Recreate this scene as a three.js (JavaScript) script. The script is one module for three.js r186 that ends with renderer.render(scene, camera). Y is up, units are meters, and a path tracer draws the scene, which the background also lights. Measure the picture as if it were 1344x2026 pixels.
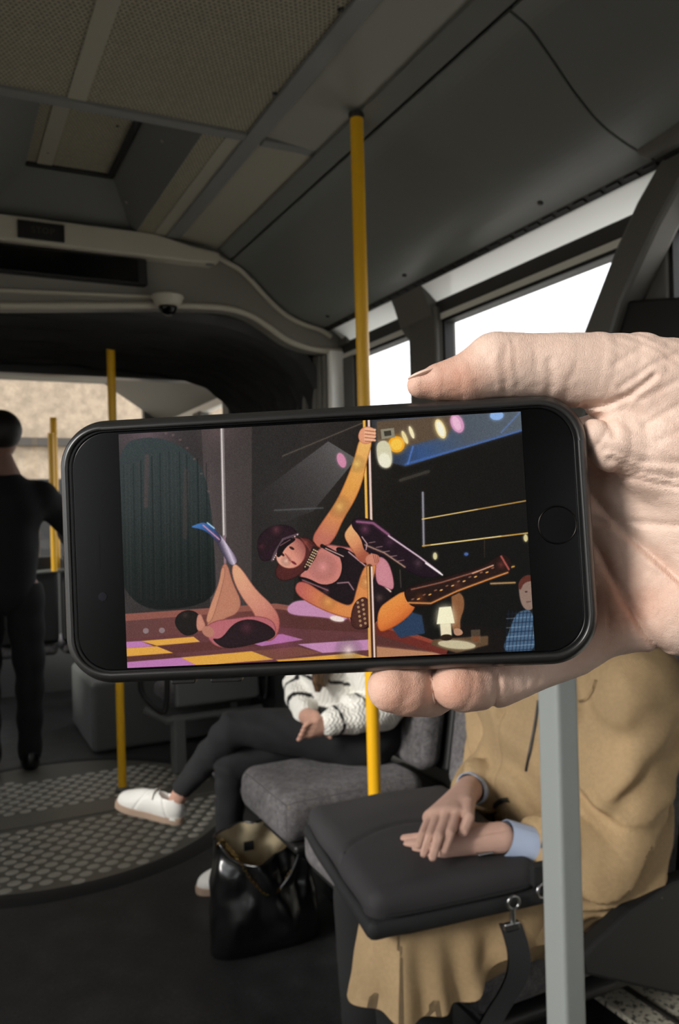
import * as THREE from 'three';
import { RoundedBoxGeometry } from 'three/addons/geometries/RoundedBoxGeometry.js';
import { mergeGeometries, mergeVertices } from 'three/addons/utils/BufferGeometryUtils.js';
import { ImprovedNoise } from 'three/addons/math/ImprovedNoise.js';

// ------------------------------------------------------------------ camera, sky, exposure
const scene = new THREE.Scene();
const FOCAL = 1600, EYE = new THREE.Vector3(0, 1.33, 0), YAW = 26.3 * Math.PI / 180, ROLL = 0.027;
const camera = new THREE.PerspectiveCamera(2 * Math.atan(1013 / FOCAL) * 180 / Math.PI, 1344 / 2026, 0.01, 300);
camera.position.copy(EYE);
camera.rotation.set(0, -YAW, -ROLL, 'YXZ');
camera.focus = 0.225;
camera.userData.fStop = 34;
camera.updateMatrixWorld(true);
const EXPOSURE = 1.0, SKY = 2.4;
scene.background = new THREE.Color().setRGB(0.97 * SKY, 0.985 * SKY, 1.0 * SKY);
const renderer = new THREE.WebGLRenderer();
renderer.toneMapping = THREE.LinearToneMapping;
renderer.toneMappingExposure = EXPOSURE;
renderer.shadowMap.enabled = true;
// hazy low sun from the aisle side of the bus, entering through the windows across from the benches
const sun = new THREE.DirectionalLight(new THREE.Color(1.0, 0.965, 0.91), 3.4);
sun.position.set(-8.5, 1.2 + 3.9, 2.2); sun.target.position.set(0, 1.2, 0); sun.castShadow = true; sun.shadow.radius = 26; sun.shadow.mapSize.set(2048, 2048);
Object.assign(sun.shadow.camera, { left: -9, right: 9, top: 6, bottom: -6, near: 0.5, far: 40 });
scene.add(sun, sun.target);

// ------------------------------------------------------------------ helpers
const V = (x, y, z) => new THREE.Vector3(x, y, z);
let seed = 7;
const rnd = () => { seed = (seed * 1664525 + 1013904223) >>> 0; return seed / 4294967296; };
const perlin = new ImprovedNoise();
const N3 = (x, y, z) => perlin.noise(x + 31.7, y + 12.3, z + 5.1);
const fbm = (x, y, z) => N3(x, y, z) * 0.6 + N3(x * 2.1, y * 2.1, z * 2.1) * 0.3 + N3(x * 4.3, y * 4.3, z * 4.3) * 0.15;
const clamp = (x, a, b) => Math.max(a, Math.min(b, x));
const smooth = (a, b, x) => { const t = clamp((x - a) / (b - a), 0, 1); return t * t * (3 - 2 * t); };
const CR = V(1, 0, 0).applyQuaternion(camera.quaternion), CU = V(0, 1, 0).applyQuaternion(camera.quaternion), CF = V(0, 0, -1).applyQuaternion(camera.quaternion);
// survey helpers: where a sight line meets a plane of the bus
const sight = (px, py) => CF.clone().multiplyScalar(FOCAL).addScaledVector(CR, px - 672).addScaledVector(CU, 1013 - py);
const at = (px, py, d) => EYE.clone().addScaledVector(sight(px, py), d / FOCAL);
const onY = (px, py, Y) => { const r = sight(px, py); return EYE.clone().addScaledVector(r, (Y - EYE.y) / r.y); };
const onZ = (px, py, Z) => { const r = sight(px, py); return EYE.clone().addScaledVector(r, Z / r.z); };
const onX = (px, py, X) => { const r = sight(px, py); return EYE.clone().addScaledVector(r, X / r.x); };

const taken = {};
const numbered = (n) => { taken[n] = (taken[n] ?? -1) + 1; return taken[n] ? `${n}_${String(taken[n]).padStart(3, '0')}` : n; };
// uv in metres, by the axis that the surface faces
function metreUV(g) {
  if (g.userData.faceUV) return faceUV(g);
  const p = g.attributes.position, n = g.attributes.normal, uv = new Float32Array(p.count * 2);
  for (let i = 0; i < p.count; i++) {
    const ax = Math.abs(n.getX(i)), ay = Math.abs(n.getY(i)), az = Math.abs(n.getZ(i));
    if (ay >= ax && ay >= az) { uv[2 * i] = p.getX(i); uv[2 * i + 1] = p.getZ(i); }
    else if (ax >= az) { uv[2 * i] = p.getZ(i); uv[2 * i + 1] = p.getY(i); }
    else { uv[2 * i] = p.getX(i); uv[2 * i + 1] = p.getY(i); }
  }
  g.setAttribute('uv', new THREE.BufferAttribute(uv, 2));
  return g;
}
function faceUV(g) { // the same, choosing the axis face by face (curved skins)
  const q = g.index ? g.toNonIndexed() : g, p = q.attributes.position, uv = new Float32Array(p.count * 2), n = V(0, 0, 0), e = V(0, 0, 0), a = V(0, 0, 0), b = V(0, 0, 0), c = V(0, 0, 0);
  for (let i = 0; i < p.count; i += 3) {
    a.fromBufferAttribute(p, i); b.fromBufferAttribute(p, i + 1); c.fromBufferAttribute(p, i + 2); n.copy(b).sub(a).cross(e.copy(c).sub(a));
    const ax = Math.abs(n.x), ay = Math.abs(n.y), az = Math.abs(n.z), k = ay >= ax && ay >= az ? [0, 2] : ax >= az ? [2, 1] : [0, 1];
    [a, b, c].forEach((v, j) => { uv[2 * (i + j)] = v.getComponent(k[0]); uv[2 * (i + j) + 1] = v.getComponent(k[1]); });
  }
  q.setAttribute('uv', new THREE.BufferAttribute(uv, 2)); q.userData = { ...g.userData };
  return q;
}
function mk(name, geo, mat, parent, keepUV) {
  if (Array.isArray(geo)) geo = geo.length > 1 ? mergeGeometries(geo.map((g) => { g = metreUV(g); const q = g.index ? g.toNonIndexed() : g; for (const k of Object.keys(q.attributes)) if (!['position', 'normal', 'uv'].includes(k)) q.deleteAttribute(k); return q; })) : geo[0];
  if (!keepUV) geo = metreUV(geo);
  const m = new THREE.Mesh(geo, mat);
  m.name = parent ? name : numbered(name);
  m.castShadow = m.receiveShadow = true;
  (parent ?? scene).add(m);
  return m;
}
function tag(o, label, category, group) { o.userData.label = label; o.userData.category = category; if (group) o.userData.group = group; return o; }
function structure(o, label) { o.userData.kind = 'structure'; if (label) o.userData.label = label; return o; }
function thing(name, label, category, pos = [0, 0, 0], group) {
  const o = new THREE.Group(); o.name = numbered(name); o.position.set(...pos); scene.add(o);
  return tag(o, label, category, group);
}
function box(x0, x1, y0, y1, z0, z1, r = 0) {
  const sx = Math.abs(x1 - x0), sy = Math.abs(y1 - y0), sz = Math.abs(z1 - z0);
  const g = r ? new RoundedBoxGeometry(sx, sy, sz, 3, Math.min(r, sx / 2.01, sy / 2.01, sz / 2.01)) : new THREE.BoxGeometry(sx, sy, sz);
  return g.translate((x0 + x1) / 2, (y0 + y1) / 2, (z0 + z1) / 2);
}
function shapeOf(pts) { const s = new THREE.Shape(); pts.forEach(([a, b], i) => i ? s.lineTo(a, b) : s.moveTo(a, b)); s.closePath(); return s; }
// closed polygon in (x, y) pushed along z from z0 to z1
function prismZ(pts, z0, z1, bevel = 0) {
  const lo = Math.min(z0, z1), d = Math.abs(z1 - z0);
  return new THREE.ExtrudeGeometry(shapeOf(pts), { depth: d - 2 * bevel, bevelEnabled: bevel > 0, bevelSize: bevel, bevelThickness: bevel, bevelOffset: -bevel, bevelSegments: 2, curveSegments: 12 }).translate(0, 0, lo + bevel);
}
// closed polygon in (z, y) pushed along x from x0 to x1
function prismX(pts, x0, x1, bevel = 0) {
  const g = prismZ(pts.map(([z, y]) => [-z, y]), x0, x1, bevel);
  return g.rotateY(Math.PI / 2);
}
// a band of given thickness along an open profile (x, y), pushed along z; thickness to the outer (left of travel) side
function bandProfile(pts, t) {
  const out = [];
  for (let i = 0; i < pts.length; i++) {
    const a = pts[Math.max(0, i - 1)], b = pts[Math.min(pts.length - 1, i + 1)];
    const dx = b[0] - a[0], dy = b[1] - a[1], l = Math.hypot(dx, dy);
    out.push([pts[i][0] - dy / l * t, pts[i][1] + dx / l * t]);
  }
  return pts.concat(out.reverse());
}
function spline2(pts, n) { const c = new THREE.CatmullRomCurve3(pts.map((p) => V(p[0], p[1], 0)), false, 'centripetal'); return c.getPoints(n).map((p) => [p.x, p.y]); }
function tube(pts, r, seg = 24, rad = 10, closed = false) { return new THREE.TubeGeometry(new THREE.CatmullRomCurve3(pts, closed, 'centripetal'), seg, r, rad, closed); }
function rod(a, b, r, rad = 20) {
  const d = b.clone().sub(a), g = new THREE.CylinderGeometry(r, r, d.length(), rad, 1);
  g.applyQuaternion(new THREE.Quaternion().setFromUnitVectors(V(0, 1, 0), d.clone().normalize()));
  return g.translate((a.x + b.x) / 2, (a.y + b.y) / 2, (a.z + b.z) / 2);
}
function grid(nu, nv, f) { // parametric sheet, smooth
  const pos = [], idx = [];
  for (let j = 0; j <= nv; j++) for (let i = 0; i <= nu; i++) { const p = f(i / nu, j / nv); pos.push(p.x, p.y, p.z); }
  for (let j = 0; j < nv; j++) for (let i = 0; i < nu; i++) { const a = j * (nu + 1) + i; idx.push(a, a + 1, a + nu + 2, a, a + nu + 2, a + nu + 1); }
  const g = new THREE.BufferGeometry(); g.setAttribute('position', new THREE.Float32BufferAttribute(pos, 3)); g.setIndex(idx); g.computeVertexNormals();
  return g;
}
// signed distances
function capsule(p, a, b, ra, rb) {
  const bx = b.x - a.x, by = b.y - a.y, bz = b.z - a.z, px = p.x - a.x, py = p.y - a.y, pz = p.z - a.z;
  const h = clamp((px * bx + py * by + pz * bz) / (bx * bx + by * by + bz * bz + 1e-12), 0, 1);
  return Math.hypot(px - bx * h, py - by * h, pz - bz * h) - ra - (rb - ra) * h;
}
function chain(p, js) { let d = 1e9; for (let i = 0; i + 1 < js.length; i++) d = Math.min(d, capsule(p, js[i][0], js[i + 1][0], js[i][1], js[i + 1][1])); return d; }
function smin(a, b, k) { const h = Math.max(k - Math.abs(a - b), 0) / k; return Math.min(a, b) - h * h * k * 0.25; }
function schain(p, js, k) { let d = 1e9; for (let i = 0; i + 1 < js.length; i++) d = smin(d, capsule(p, js[i][0], js[i + 1][0], js[i][1], js[i + 1][1]), k); return d; }
function ellip(p, c, r) { const x = (p.x - c.x) / r[0], y = (p.y - c.y) / r[1], z = (p.z - c.z) / r[2], k0 = Math.hypot(x, y, z), k1 = Math.hypot(x / r[0], y / r[1], z / r[2]); return k1 < 1e-9 ? -Math.min(...r) : k0 * (k0 - 1) / k1; }
function rbox(p, c, h, r) { const x = Math.abs(p.x - c.x) - h[0] + r, y = Math.abs(p.y - c.y) - h[1] + r, z = Math.abs(p.z - c.z) - h[2] + r; return Math.hypot(Math.max(x, 0), Math.max(y, 0), Math.max(z, 0)) + Math.min(Math.max(x, y, z), 0) - r; }
// surface nets: the zero surface of f inside a box, cells of size h; colour(p) optional
function skinOf(f, lo, hi, h, colour) {
  const nx = Math.ceil((hi.x - lo.x) / h) + 1, ny = Math.ceil((hi.y - lo.y) / h) + 1, nz = Math.ceil((hi.z - lo.z) / h) + 1;
  const F = new Float32Array(nx * ny * nz), p = V(0, 0, 0), B = 5, id = (i, j, k) => (k * ny + j) * nx + i, reach = B * h * 0.87 * 1.6 + h * 2;
  for (let k0 = 0; k0 < nz; k0 += B) for (let j0 = 0; j0 < ny; j0 += B) for (let i0 = 0; i0 < nx; i0 += B) {
    p.set(lo.x + (i0 + B / 2 - 0.5) * h, lo.y + (j0 + B / 2 - 0.5) * h, lo.z + (k0 + B / 2 - 0.5) * h);
    const d = f(p), far = Math.abs(d) > reach;
    for (let k = k0; k < Math.min(nz, k0 + B); k++) for (let j = j0; j < Math.min(ny, j0 + B); j++) for (let i = i0; i < Math.min(nx, i0 + B); i++) {
      if (far) F[id(i, j, k)] = d; else { p.set(lo.x + i * h, lo.y + j * h, lo.z + k * h); F[id(i, j, k)] = f(p); }
    }
  }
  const cell = new Int32Array(nx * ny * nz).fill(-1), pos = [], nor = [], col = [], idx = [];
  const E12 = [[0, 1], [2, 3], [4, 5], [6, 7], [0, 2], [1, 3], [4, 6], [5, 7], [0, 4], [1, 5], [2, 6], [3, 7]], v = new Float32Array(8);
  for (let k = 0; k < nz - 1; k++) for (let j = 0; j < ny - 1; j++) for (let i = 0; i < nx - 1; i++) {
    let m = 0; const b = id(i, j, k);
    for (let c = 0; c < 8; c++) { v[c] = F[b + (c & 1) + ((c >> 1) & 1) * nx + (c >> 2) * nx * ny]; if (v[c] < 0) m |= 1 << c; }
    if (m === 0 || m === 255) continue;
    let x = 0, y = 0, z = 0, n = 0;
    for (const [a, e] of E12) if ((v[a] < 0) !== (v[e] < 0)) { const t = v[a] / (v[a] - v[e]); x += (a & 1) + ((e & 1) - (a & 1)) * t; y += ((a >> 1) & 1) + (((e >> 1) & 1) - ((a >> 1) & 1)) * t; z += (a >> 2) + ((e >> 2) - (a >> 2)) * t; n++; }
    x /= n; y /= n; z /= n;
    let gx = 0, gy = 0, gz = 0;
    for (let c = 0; c < 8; c++) { const wx = c & 1 ? x : 1 - x, wy = (c >> 1) & 1 ? y : 1 - y, wz = c >> 2 ? z : 1 - z; gx += (c & 1 ? 1 : -1) * wy * wz * v[c]; gy += ((c >> 1) & 1 ? 1 : -1) * wx * wz * v[c]; gz += (c >> 2 ? 1 : -1) * wx * wy * v[c]; }
    const l = Math.hypot(gx, gy, gz) || 1;
    cell[b] = pos.length / 3; pos.push(lo.x + (i + x) * h, lo.y + (j + y) * h, lo.z + (k + z) * h); nor.push(gx / l, gy / l, gz / l);
    if (colour) { p.set(pos[pos.length - 3], pos[pos.length - 2], pos[pos.length - 1]); col.push(...colour(p)); }
  }
  const quad = (a, b, c, d, flip) => { if (a < 0 || b < 0 || c < 0 || d < 0) return; if (flip) idx.push(a, c, b, a, d, c); else idx.push(a, b, c, a, c, d); };
  for (let k = 1; k < nz - 1; k++) for (let j = 1; j < ny - 1; j++) for (let i = 1; i < nx - 1; i++) {
    const b = id(i, j, k), s = F[b] < 0;
    if (s !== (F[b + 1] < 0)) quad(cell[b - nx - nx * ny], cell[b - nx * ny], cell[b], cell[b - nx], !s);
    if (s !== (F[b + nx] < 0)) quad(cell[b - 1 - nx * ny], cell[b - 1], cell[b], cell[b - nx * ny], !s);
    if (s !== (F[b + nx * ny] < 0)) quad(cell[b - 1 - nx], cell[b - nx], cell[b], cell[b - 1], !s);
  }
  const g = new THREE.BufferGeometry();
  g.setAttribute('position', new THREE.Float32BufferAttribute(pos, 3)); g.setAttribute('normal', new THREE.Float32BufferAttribute(nor, 3));
  if (colour) g.setAttribute('color', new THREE.Float32BufferAttribute(col, 3));
  g.setIndex(idx); g.userData.faceUV = true;
  return g;
}
function boundsOf(js, pad) { const b = new THREE.Box3(); for (const [q, r] of js) { b.expandByPoint(q.clone().addScalar(r + pad)); b.expandByPoint(q.clone().addScalar(-r - pad)); } return b; }

// ------------------------------------------------------------------ textures (all computed)
function dataTex(n, f, srgb, rep) {
  const a = new Uint8Array(n * n * 4);
  for (let j = 0; j < n; j++) for (let i = 0; i < n; i++) { const c = f(i / n, j / n, i, j), o = (j * n + i) * 4; a[o] = clamp(c[0], 0, 1) * 255; a[o + 1] = clamp(c[1], 0, 1) * 255; a[o + 2] = clamp(c[2], 0, 1) * 255; a[o + 3] = 255; }
  const t = new THREE.DataTexture(a, n, n); t.wrapS = t.wrapT = THREE.RepeatWrapping; t.magFilter = THREE.LinearFilter; t.minFilter = THREE.LinearMipmapLinearFilter; t.generateMipmaps = true;
  if (srgb) t.colorSpace = THREE.SRGBColorSpace;
  t.repeat.set(rep, rep); t.needsUpdate = true; return t;
}
// tileable value noise
function tileNoise(n, s) { seed = s; const g = Array.from({ length: n * n }, rnd); const w = (x) => x * x * (3 - 2 * x); return (u, v) => { const x = u * n, y = v * n, i = Math.floor(x), j = Math.floor(y), a = w(x - i), b = w(y - j), q = (p, r) => g[((r % n) + n) % n * n + ((p % n) + n) % n]; return (q(i, j) * (1 - a) + q(i + 1, j) * a) * (1 - b) + (q(i, j + 1) * (1 - a) + q(i + 1, j + 1) * a) * b; }; }
const nA = tileNoise(8, 1), nB = tileNoise(32, 2), nC = tileNoise(128, 3), nD = tileNoise(64, 4);
const grey = (x) => [x, x, x];
const texGrain = dataTex(256, (u, v) => grey(nA(u, v) * 0.2 + nB(u, v) * 0.3 + nC(u, v) * 0.5), false, 4);
const texWeave = dataTex(128, (u, v, i, j) => grey(0.5 + 0.3 * Math.sin(i * Math.PI / 4) * Math.sin(j * Math.PI / 4) + 0.3 * (nC(u, v) - 0.5)), false, 12);
const texCanvas = dataTex(128, (u, v, i, j) => grey(0.5 + 0.35 * Math.sin((i + j) * Math.PI / 4) + 0.2 * (nC(u, v) - 0.5)), false, 14);
const texKnit = dataTex(128, (u, v, i, j) => grey(0.5 + 0.4 * Math.sin(i * Math.PI / 8 + (j % 16 < 8 ? 1 : -1) * j * 0.3) + 0.2 * (nC(u, v) - 0.5)), false, 9);
const texPerf = dataTex(256, (u, v) => { const a = u * 16, b = v * 16, row = Math.floor(b), x = (a + (row % 2) * 0.5) % 1 - 0.5, y = b % 1 - 0.5, d = Math.hypot(x, y); const hole = 1 - smooth(0.2, 0.3, d), s = 0.94 + 0.12 * (nB(u, v) - 0.5); return [0.56 * s * (1 - 0.5 * hole), 0.535 * s * (1 - 0.5 * hole), 0.455 * s * (1 - 0.5 * hole)]; }, true, 1 / 0.19);
const texPerfB = dataTex(256, (u, v) => { const a = u * 16, b = v * 16, row = Math.floor(b), x = (a + (row % 2) * 0.5) % 1 - 0.5, y = b % 1 - 0.5, d = Math.hypot(x, y); return grey(smooth(0.18, 0.32, d)); }, false, 1 / 0.19);
const texVinyl = dataTex(256, (u, v) => { const s = 0.17 + 0.06 * (nA(u, v) - 0.5) + 0.07 * (nC(u, v) - 0.5) + (nD(u, v) > 0.86 ? 0.035 : 0); return [s, s * 0.99, s * 0.985]; }, true, 2);
const texSeat = dataTex(256, (u, v) => { const s = 0.36 + 0.09 * (nB(u, v) - 0.5) + 0.12 * (nC(u, v) - 0.5) + 0.07 * (nA(u, v) - 0.5), y = nD(u, v) > 0.9 ? 0.07 : 0; return [s + y, s * 0.965 + y * 0.8, s * 0.98 - y * 0.4]; }, true, 3);
const texDirt = dataTex(256, (u, v) => { const b = nB(u, v) * 0.6 + nC(u, v) * 0.4, d = smooth(0.6, 0.72, b) * 0.65; const s = 0.78 * (1 - d); return [s, s * 0.97, s * 0.88]; }, true, 4);
const texSkinB = dataTex(512, (u, v) => grey(0.5 + 0.5 * (nC(u, v) - 0.5) + 0.35 * (nC(v * 2 % 1, u * 2 % 1) - 0.5) + 0.5 * (Math.abs(nD(u * 1, v * 0.5) - 0.5) < 0.04 ? -0.5 : 0)), false, 40);
const texCanvasC = dataTex(256, (u, v) => { const s = 0.93 + 0.1 * (nA(u, v) - 0.5) + 0.06 * (nC(u, v) - 0.5); return [s, s, s]; }, true, 2);
const texDenim = dataTex(256, (u, v, i, j) => { const s = 0.86 + 0.14 * (nC(u, v) - 0.5) + 0.12 * (nA(u, v) - 0.5) + 0.05 * Math.sin((i + j) * 0.8); return [s, s, s]; }, true, 4);
const texHair = dataTex(256, (u, v) => { const s = 0.6 + 0.7 * (nC(u, v * 0.06) - 0.5) + 0.3 * (nD(u, v * 0.1) - 0.5); return [s, s, s]; }, true, 6);
const texBeige = dataTex(256, (u, v) => { const s = 0.9 + 0.15 * (nB(u, v) - 0.5) + 0.1 * (nC(u, v) - 0.5); return [s, s * 0.97, s * 0.93]; }, true, 0.4);

// ------------------------------------------------------------------ materials
const std = (hex, roughness = 0.6, o = {}) => new THREE.MeshPhysicalMaterial({ color: hex, roughness, ...o });
const bump = (t, s) => ({ bumpMap: t, bumpScale: s });
const M = {
  vinyl: std(0xffffff, 0.62, { map: texVinyl, ...bump(texGrain, 0.0006) }),
  rubber: std(0x161616, 0.7),
  plate: std(0x6a6860, 0.45, { metalness: 0.35, ...bump(texGrain, 0.0004) }),
  stud: std(0xb0ada2, 0.4, { metalness: 0.35 }),
  strip: std(0x77756e, 0.4, { metalness: 0.4 }),
  perf: std(0xffffff, 0.75, { map: texPerf, ...bump(texPerfB, 0.003) }),
  ceilPlain: std(0x7d7b72, 0.6, bump(texGrain, 0.0003)),
  ceilBar: std(0x6a6a66, 0.55),
  ceilWarm: std(0x8b8678, 0.55, bump(texGrain, 0.0003)),
  hatch: std(0x5d5e5a, 0.5),
  cove: std(0x6a6c68, 0.36, bump(texGrain, 0.0002)),
  dark: std(0x0d0d0d, 0.6),
  black: std(0x060606, 0.35),
  trim: std(0xf4f2ea, 0.25),
  frameGrey: std(0x57544e, 0.5),
  frameDark: std(0x2c2926, 0.5),
  sill: std(0xd6d3c6, 0.4),
  wall: std(0xb9b8b0, 0.5, bump(texGrain, 0.0003)),
  cream: std(0xa8a292, 0.5, bump(texGrain, 0.0002)),
  headerGrey: std(0x77736a, 0.55),
  bellows: std(0x2a2a29, 0.6, bump(texGrain, 0.001)),
  yellow: std(0xeab010, 0.38, { clearcoat: 0.3, clearcoatRoughness: 0.3 }),
  greyPole: std(0x828683, 0.45, bump(texGrain, 0.0002)),
  seat: std(0xffffff, 0.95, { map: texSeat, ...bump(texWeave, 0.0012), sheen: 0.4, sheenRoughness: 0.6, sheenColor: new THREE.Color(0.5, 0.48, 0.5) }),
  shell: std(0x626361, 0.5), shellDark: std(0x151515, 0.5),
  dirt: std(0xffffff, 0.6, { map: texDirt }),
  trimGlow: new THREE.MeshPhysicalMaterial({ color: 0xf4f2ea, roughness: 0.95, transmission: 0.5, thickness: 0 }),  // invented translucency that lets daylight brighten the window trim
  glass: new THREE.MeshPhysicalMaterial({ color: 0xffffff, transmission: 1, thickness: 0, roughness: 0.02, ior: 1.45 }),
  asphalt: std(0x8f8b84, 0.95),
  bounceConcrete: std(0xdedad2, 0.95),
  beige: std(0xb5a898, 0.9, { map: texBeige }),
  roofTile: std(0x4a4540, 0.9),
  coat: std(0xad916a, 0.8, { map: texCanvasC, ...bump(texCanvas, 0.0008) }),
  cuff: std(0xc3d2ee, 0.8, bump(texWeave, 0.0004)),
  trouser: std(0x0c0c0d, 0.9, bump(texCanvas, 0.0008)),
  denim: std(0x202022, 0.9, { map: texDenim, ...bump(texCanvas, 0.0008) }),
  knit: std(0xe9e6dd, 0.95, { vertexColors: true, ...bump(texKnit, 0.003) }),
  shoe: std(0xeeebe4, 0.55, bump(texGrain, 0.0004)), sole: std(0xb79d88, 0.8),
  skin: std(0xffffff, 0.48, { vertexColors: true, ...bump(texSkinB, 0.0006), specularIntensity: 0.6 }),
  handSkin: std(0xffffff, 0.5, { vertexColors: true, ...bump(texSkinB, 0.00012), specularIntensity: 0.7 }),
  nail: std(0xe8c6b4, 0.35),
  hair: std(0x7a5a3c, 0.5, { map: texHair }), hairDark: std(0x161210, 0.6), hairGrey: std(0x6d6a66, 0.6),
  patent: std(0x0b0b0c, 0.3, { clearcoat: 1, clearcoatRoughness: 0.2 }),
  lining: std(0xb3a486, 0.9, bump(texCanvas, 0.0006)),
  gold: std(0x62502f, 0.38, { metalness: 1 }),
  nylon: std(0x2a2829, 0.75, bump(texCanvas, 0.0008)), nylonDark: std(0x111112, 0.75, bump(texCanvas, 0.0008)),
  steel: std(0x9a9a9a, 0.3, { metalness: 1 }),
  person: std(0x0c0c0e, 0.9),
  caseBlack: std(0x262524, 0.33), phoneFace: std(0x030303, 0.2, { specularIntensity: 0.4 }), phoneMetal: std(0x222222, 0.35, { metalness: 0.8 }),
};
const lin = (r, g, b) => { const c = new THREE.Color().setRGB(r / 255, g / 255, b / 255, THREE.SRGBColorSpace); return [c.r, c.g, c.b]; };

// ------------------------------------------------------------------ outside
structure(mk('ground', new THREE.CircleGeometry(80, 48).rotateX(-Math.PI / 2).translate(0, -0.45, 0), M.asphalt));
{
  const b = thing('building', 'pale beige building seen through the far rear window of the bus', 'building', [0, -0.45, -13]);
  mk('facade', box(-9, 6, 0, 8, -3, 0), M.beige, b);
  for (const y of [2.9, 4.2, 6.4]) mk('ledge', box(-9.05, 6.05, y, y + 0.12, 0, 0.12), M.roofTile, b);
  for (let i = 0; i < 5; i++) { const w = mk('window', box(-7 + i * 2.6, -6 + i * 2.6, 0.9, 2.4, -0.05, 0.03), M.shellDark, b); mk('frame', box(-7.06 + i * 2.6, -5.94 + i * 2.6, 0.82, 0.9, 0, 0.08), M.trim, w); }
}

structure(mk('bounce_sidewalk', box(1.95, 9, -0.45, -0.2, -30, 30), M.bounceConcrete));  // unseen pale reflector, added to bounce light up onto trim and cove

// ------------------------------------------------------------------ floor
const XL = -0.75, XR = 1.65, XC = 0.45, ZF = 6.0, ZJ = -3.28, ZR0 = -4.5, ZE = -6.6;
structure(mk('floor', box(XL - 0.1, XR + 0.1, -0.12, 0, ZE, ZF), M.vinyl));
{
  const cx = 0.42, cz = -3.84, R = 0.79;
  const g = new THREE.Group(); g.name = 'floor_plate'; g.position.set(cx, 0, cz); scene.add(g); structure(g, 'round steel tread plate over the bus joint');
  const rim = new THREE.LatheGeometry([[R - 0.005, 0], [R - 0.005, 0.012], [R + 0.05, 0.012], [R + 0.075, 0.0]].map(([a, b]) => new THREE.Vector2(a, b)), 96);
  mk('rubber_rim', rim, M.rubber, g);
  mk('plate', new THREE.CylinderGeometry(R, R, 0.01, 96).translate(0, 0.005, 0), M.plate, g);
  mk('joint_strip', box(-0.76, 0.76, 0.01, 0.015, -0.06, 0.1, 0.002), M.strip, g);
  const sg = new THREE.SphereGeometry(1, 12, 6, 0, 2 * Math.PI, 0, Math.PI / 2); sg.scale(0.025, 0.0055, 0.021);
  metreUV(sg);
  let n = 0; const p = 0.07;
  for (let r = 0; r < 40 && n < 300; r++) for (let c = -16; c < 16; c++) {
    const z = R - 0.03 - r * p * 0.72, x = (c + (r % 2) * 0.5) * p;
    if (Math.hypot(x, z) > R - 0.03 || (z < 0.125 && z > -0.08) || x < -0.36) continue;
    const m = new THREE.Mesh(sg, M.stud); m.name = 'stud'; m.position.set(x, 0.0098, z); m.castShadow = m.receiveShadow = true; g.add(m); n++;
    if (n >= 300) break;
  }
}

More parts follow.
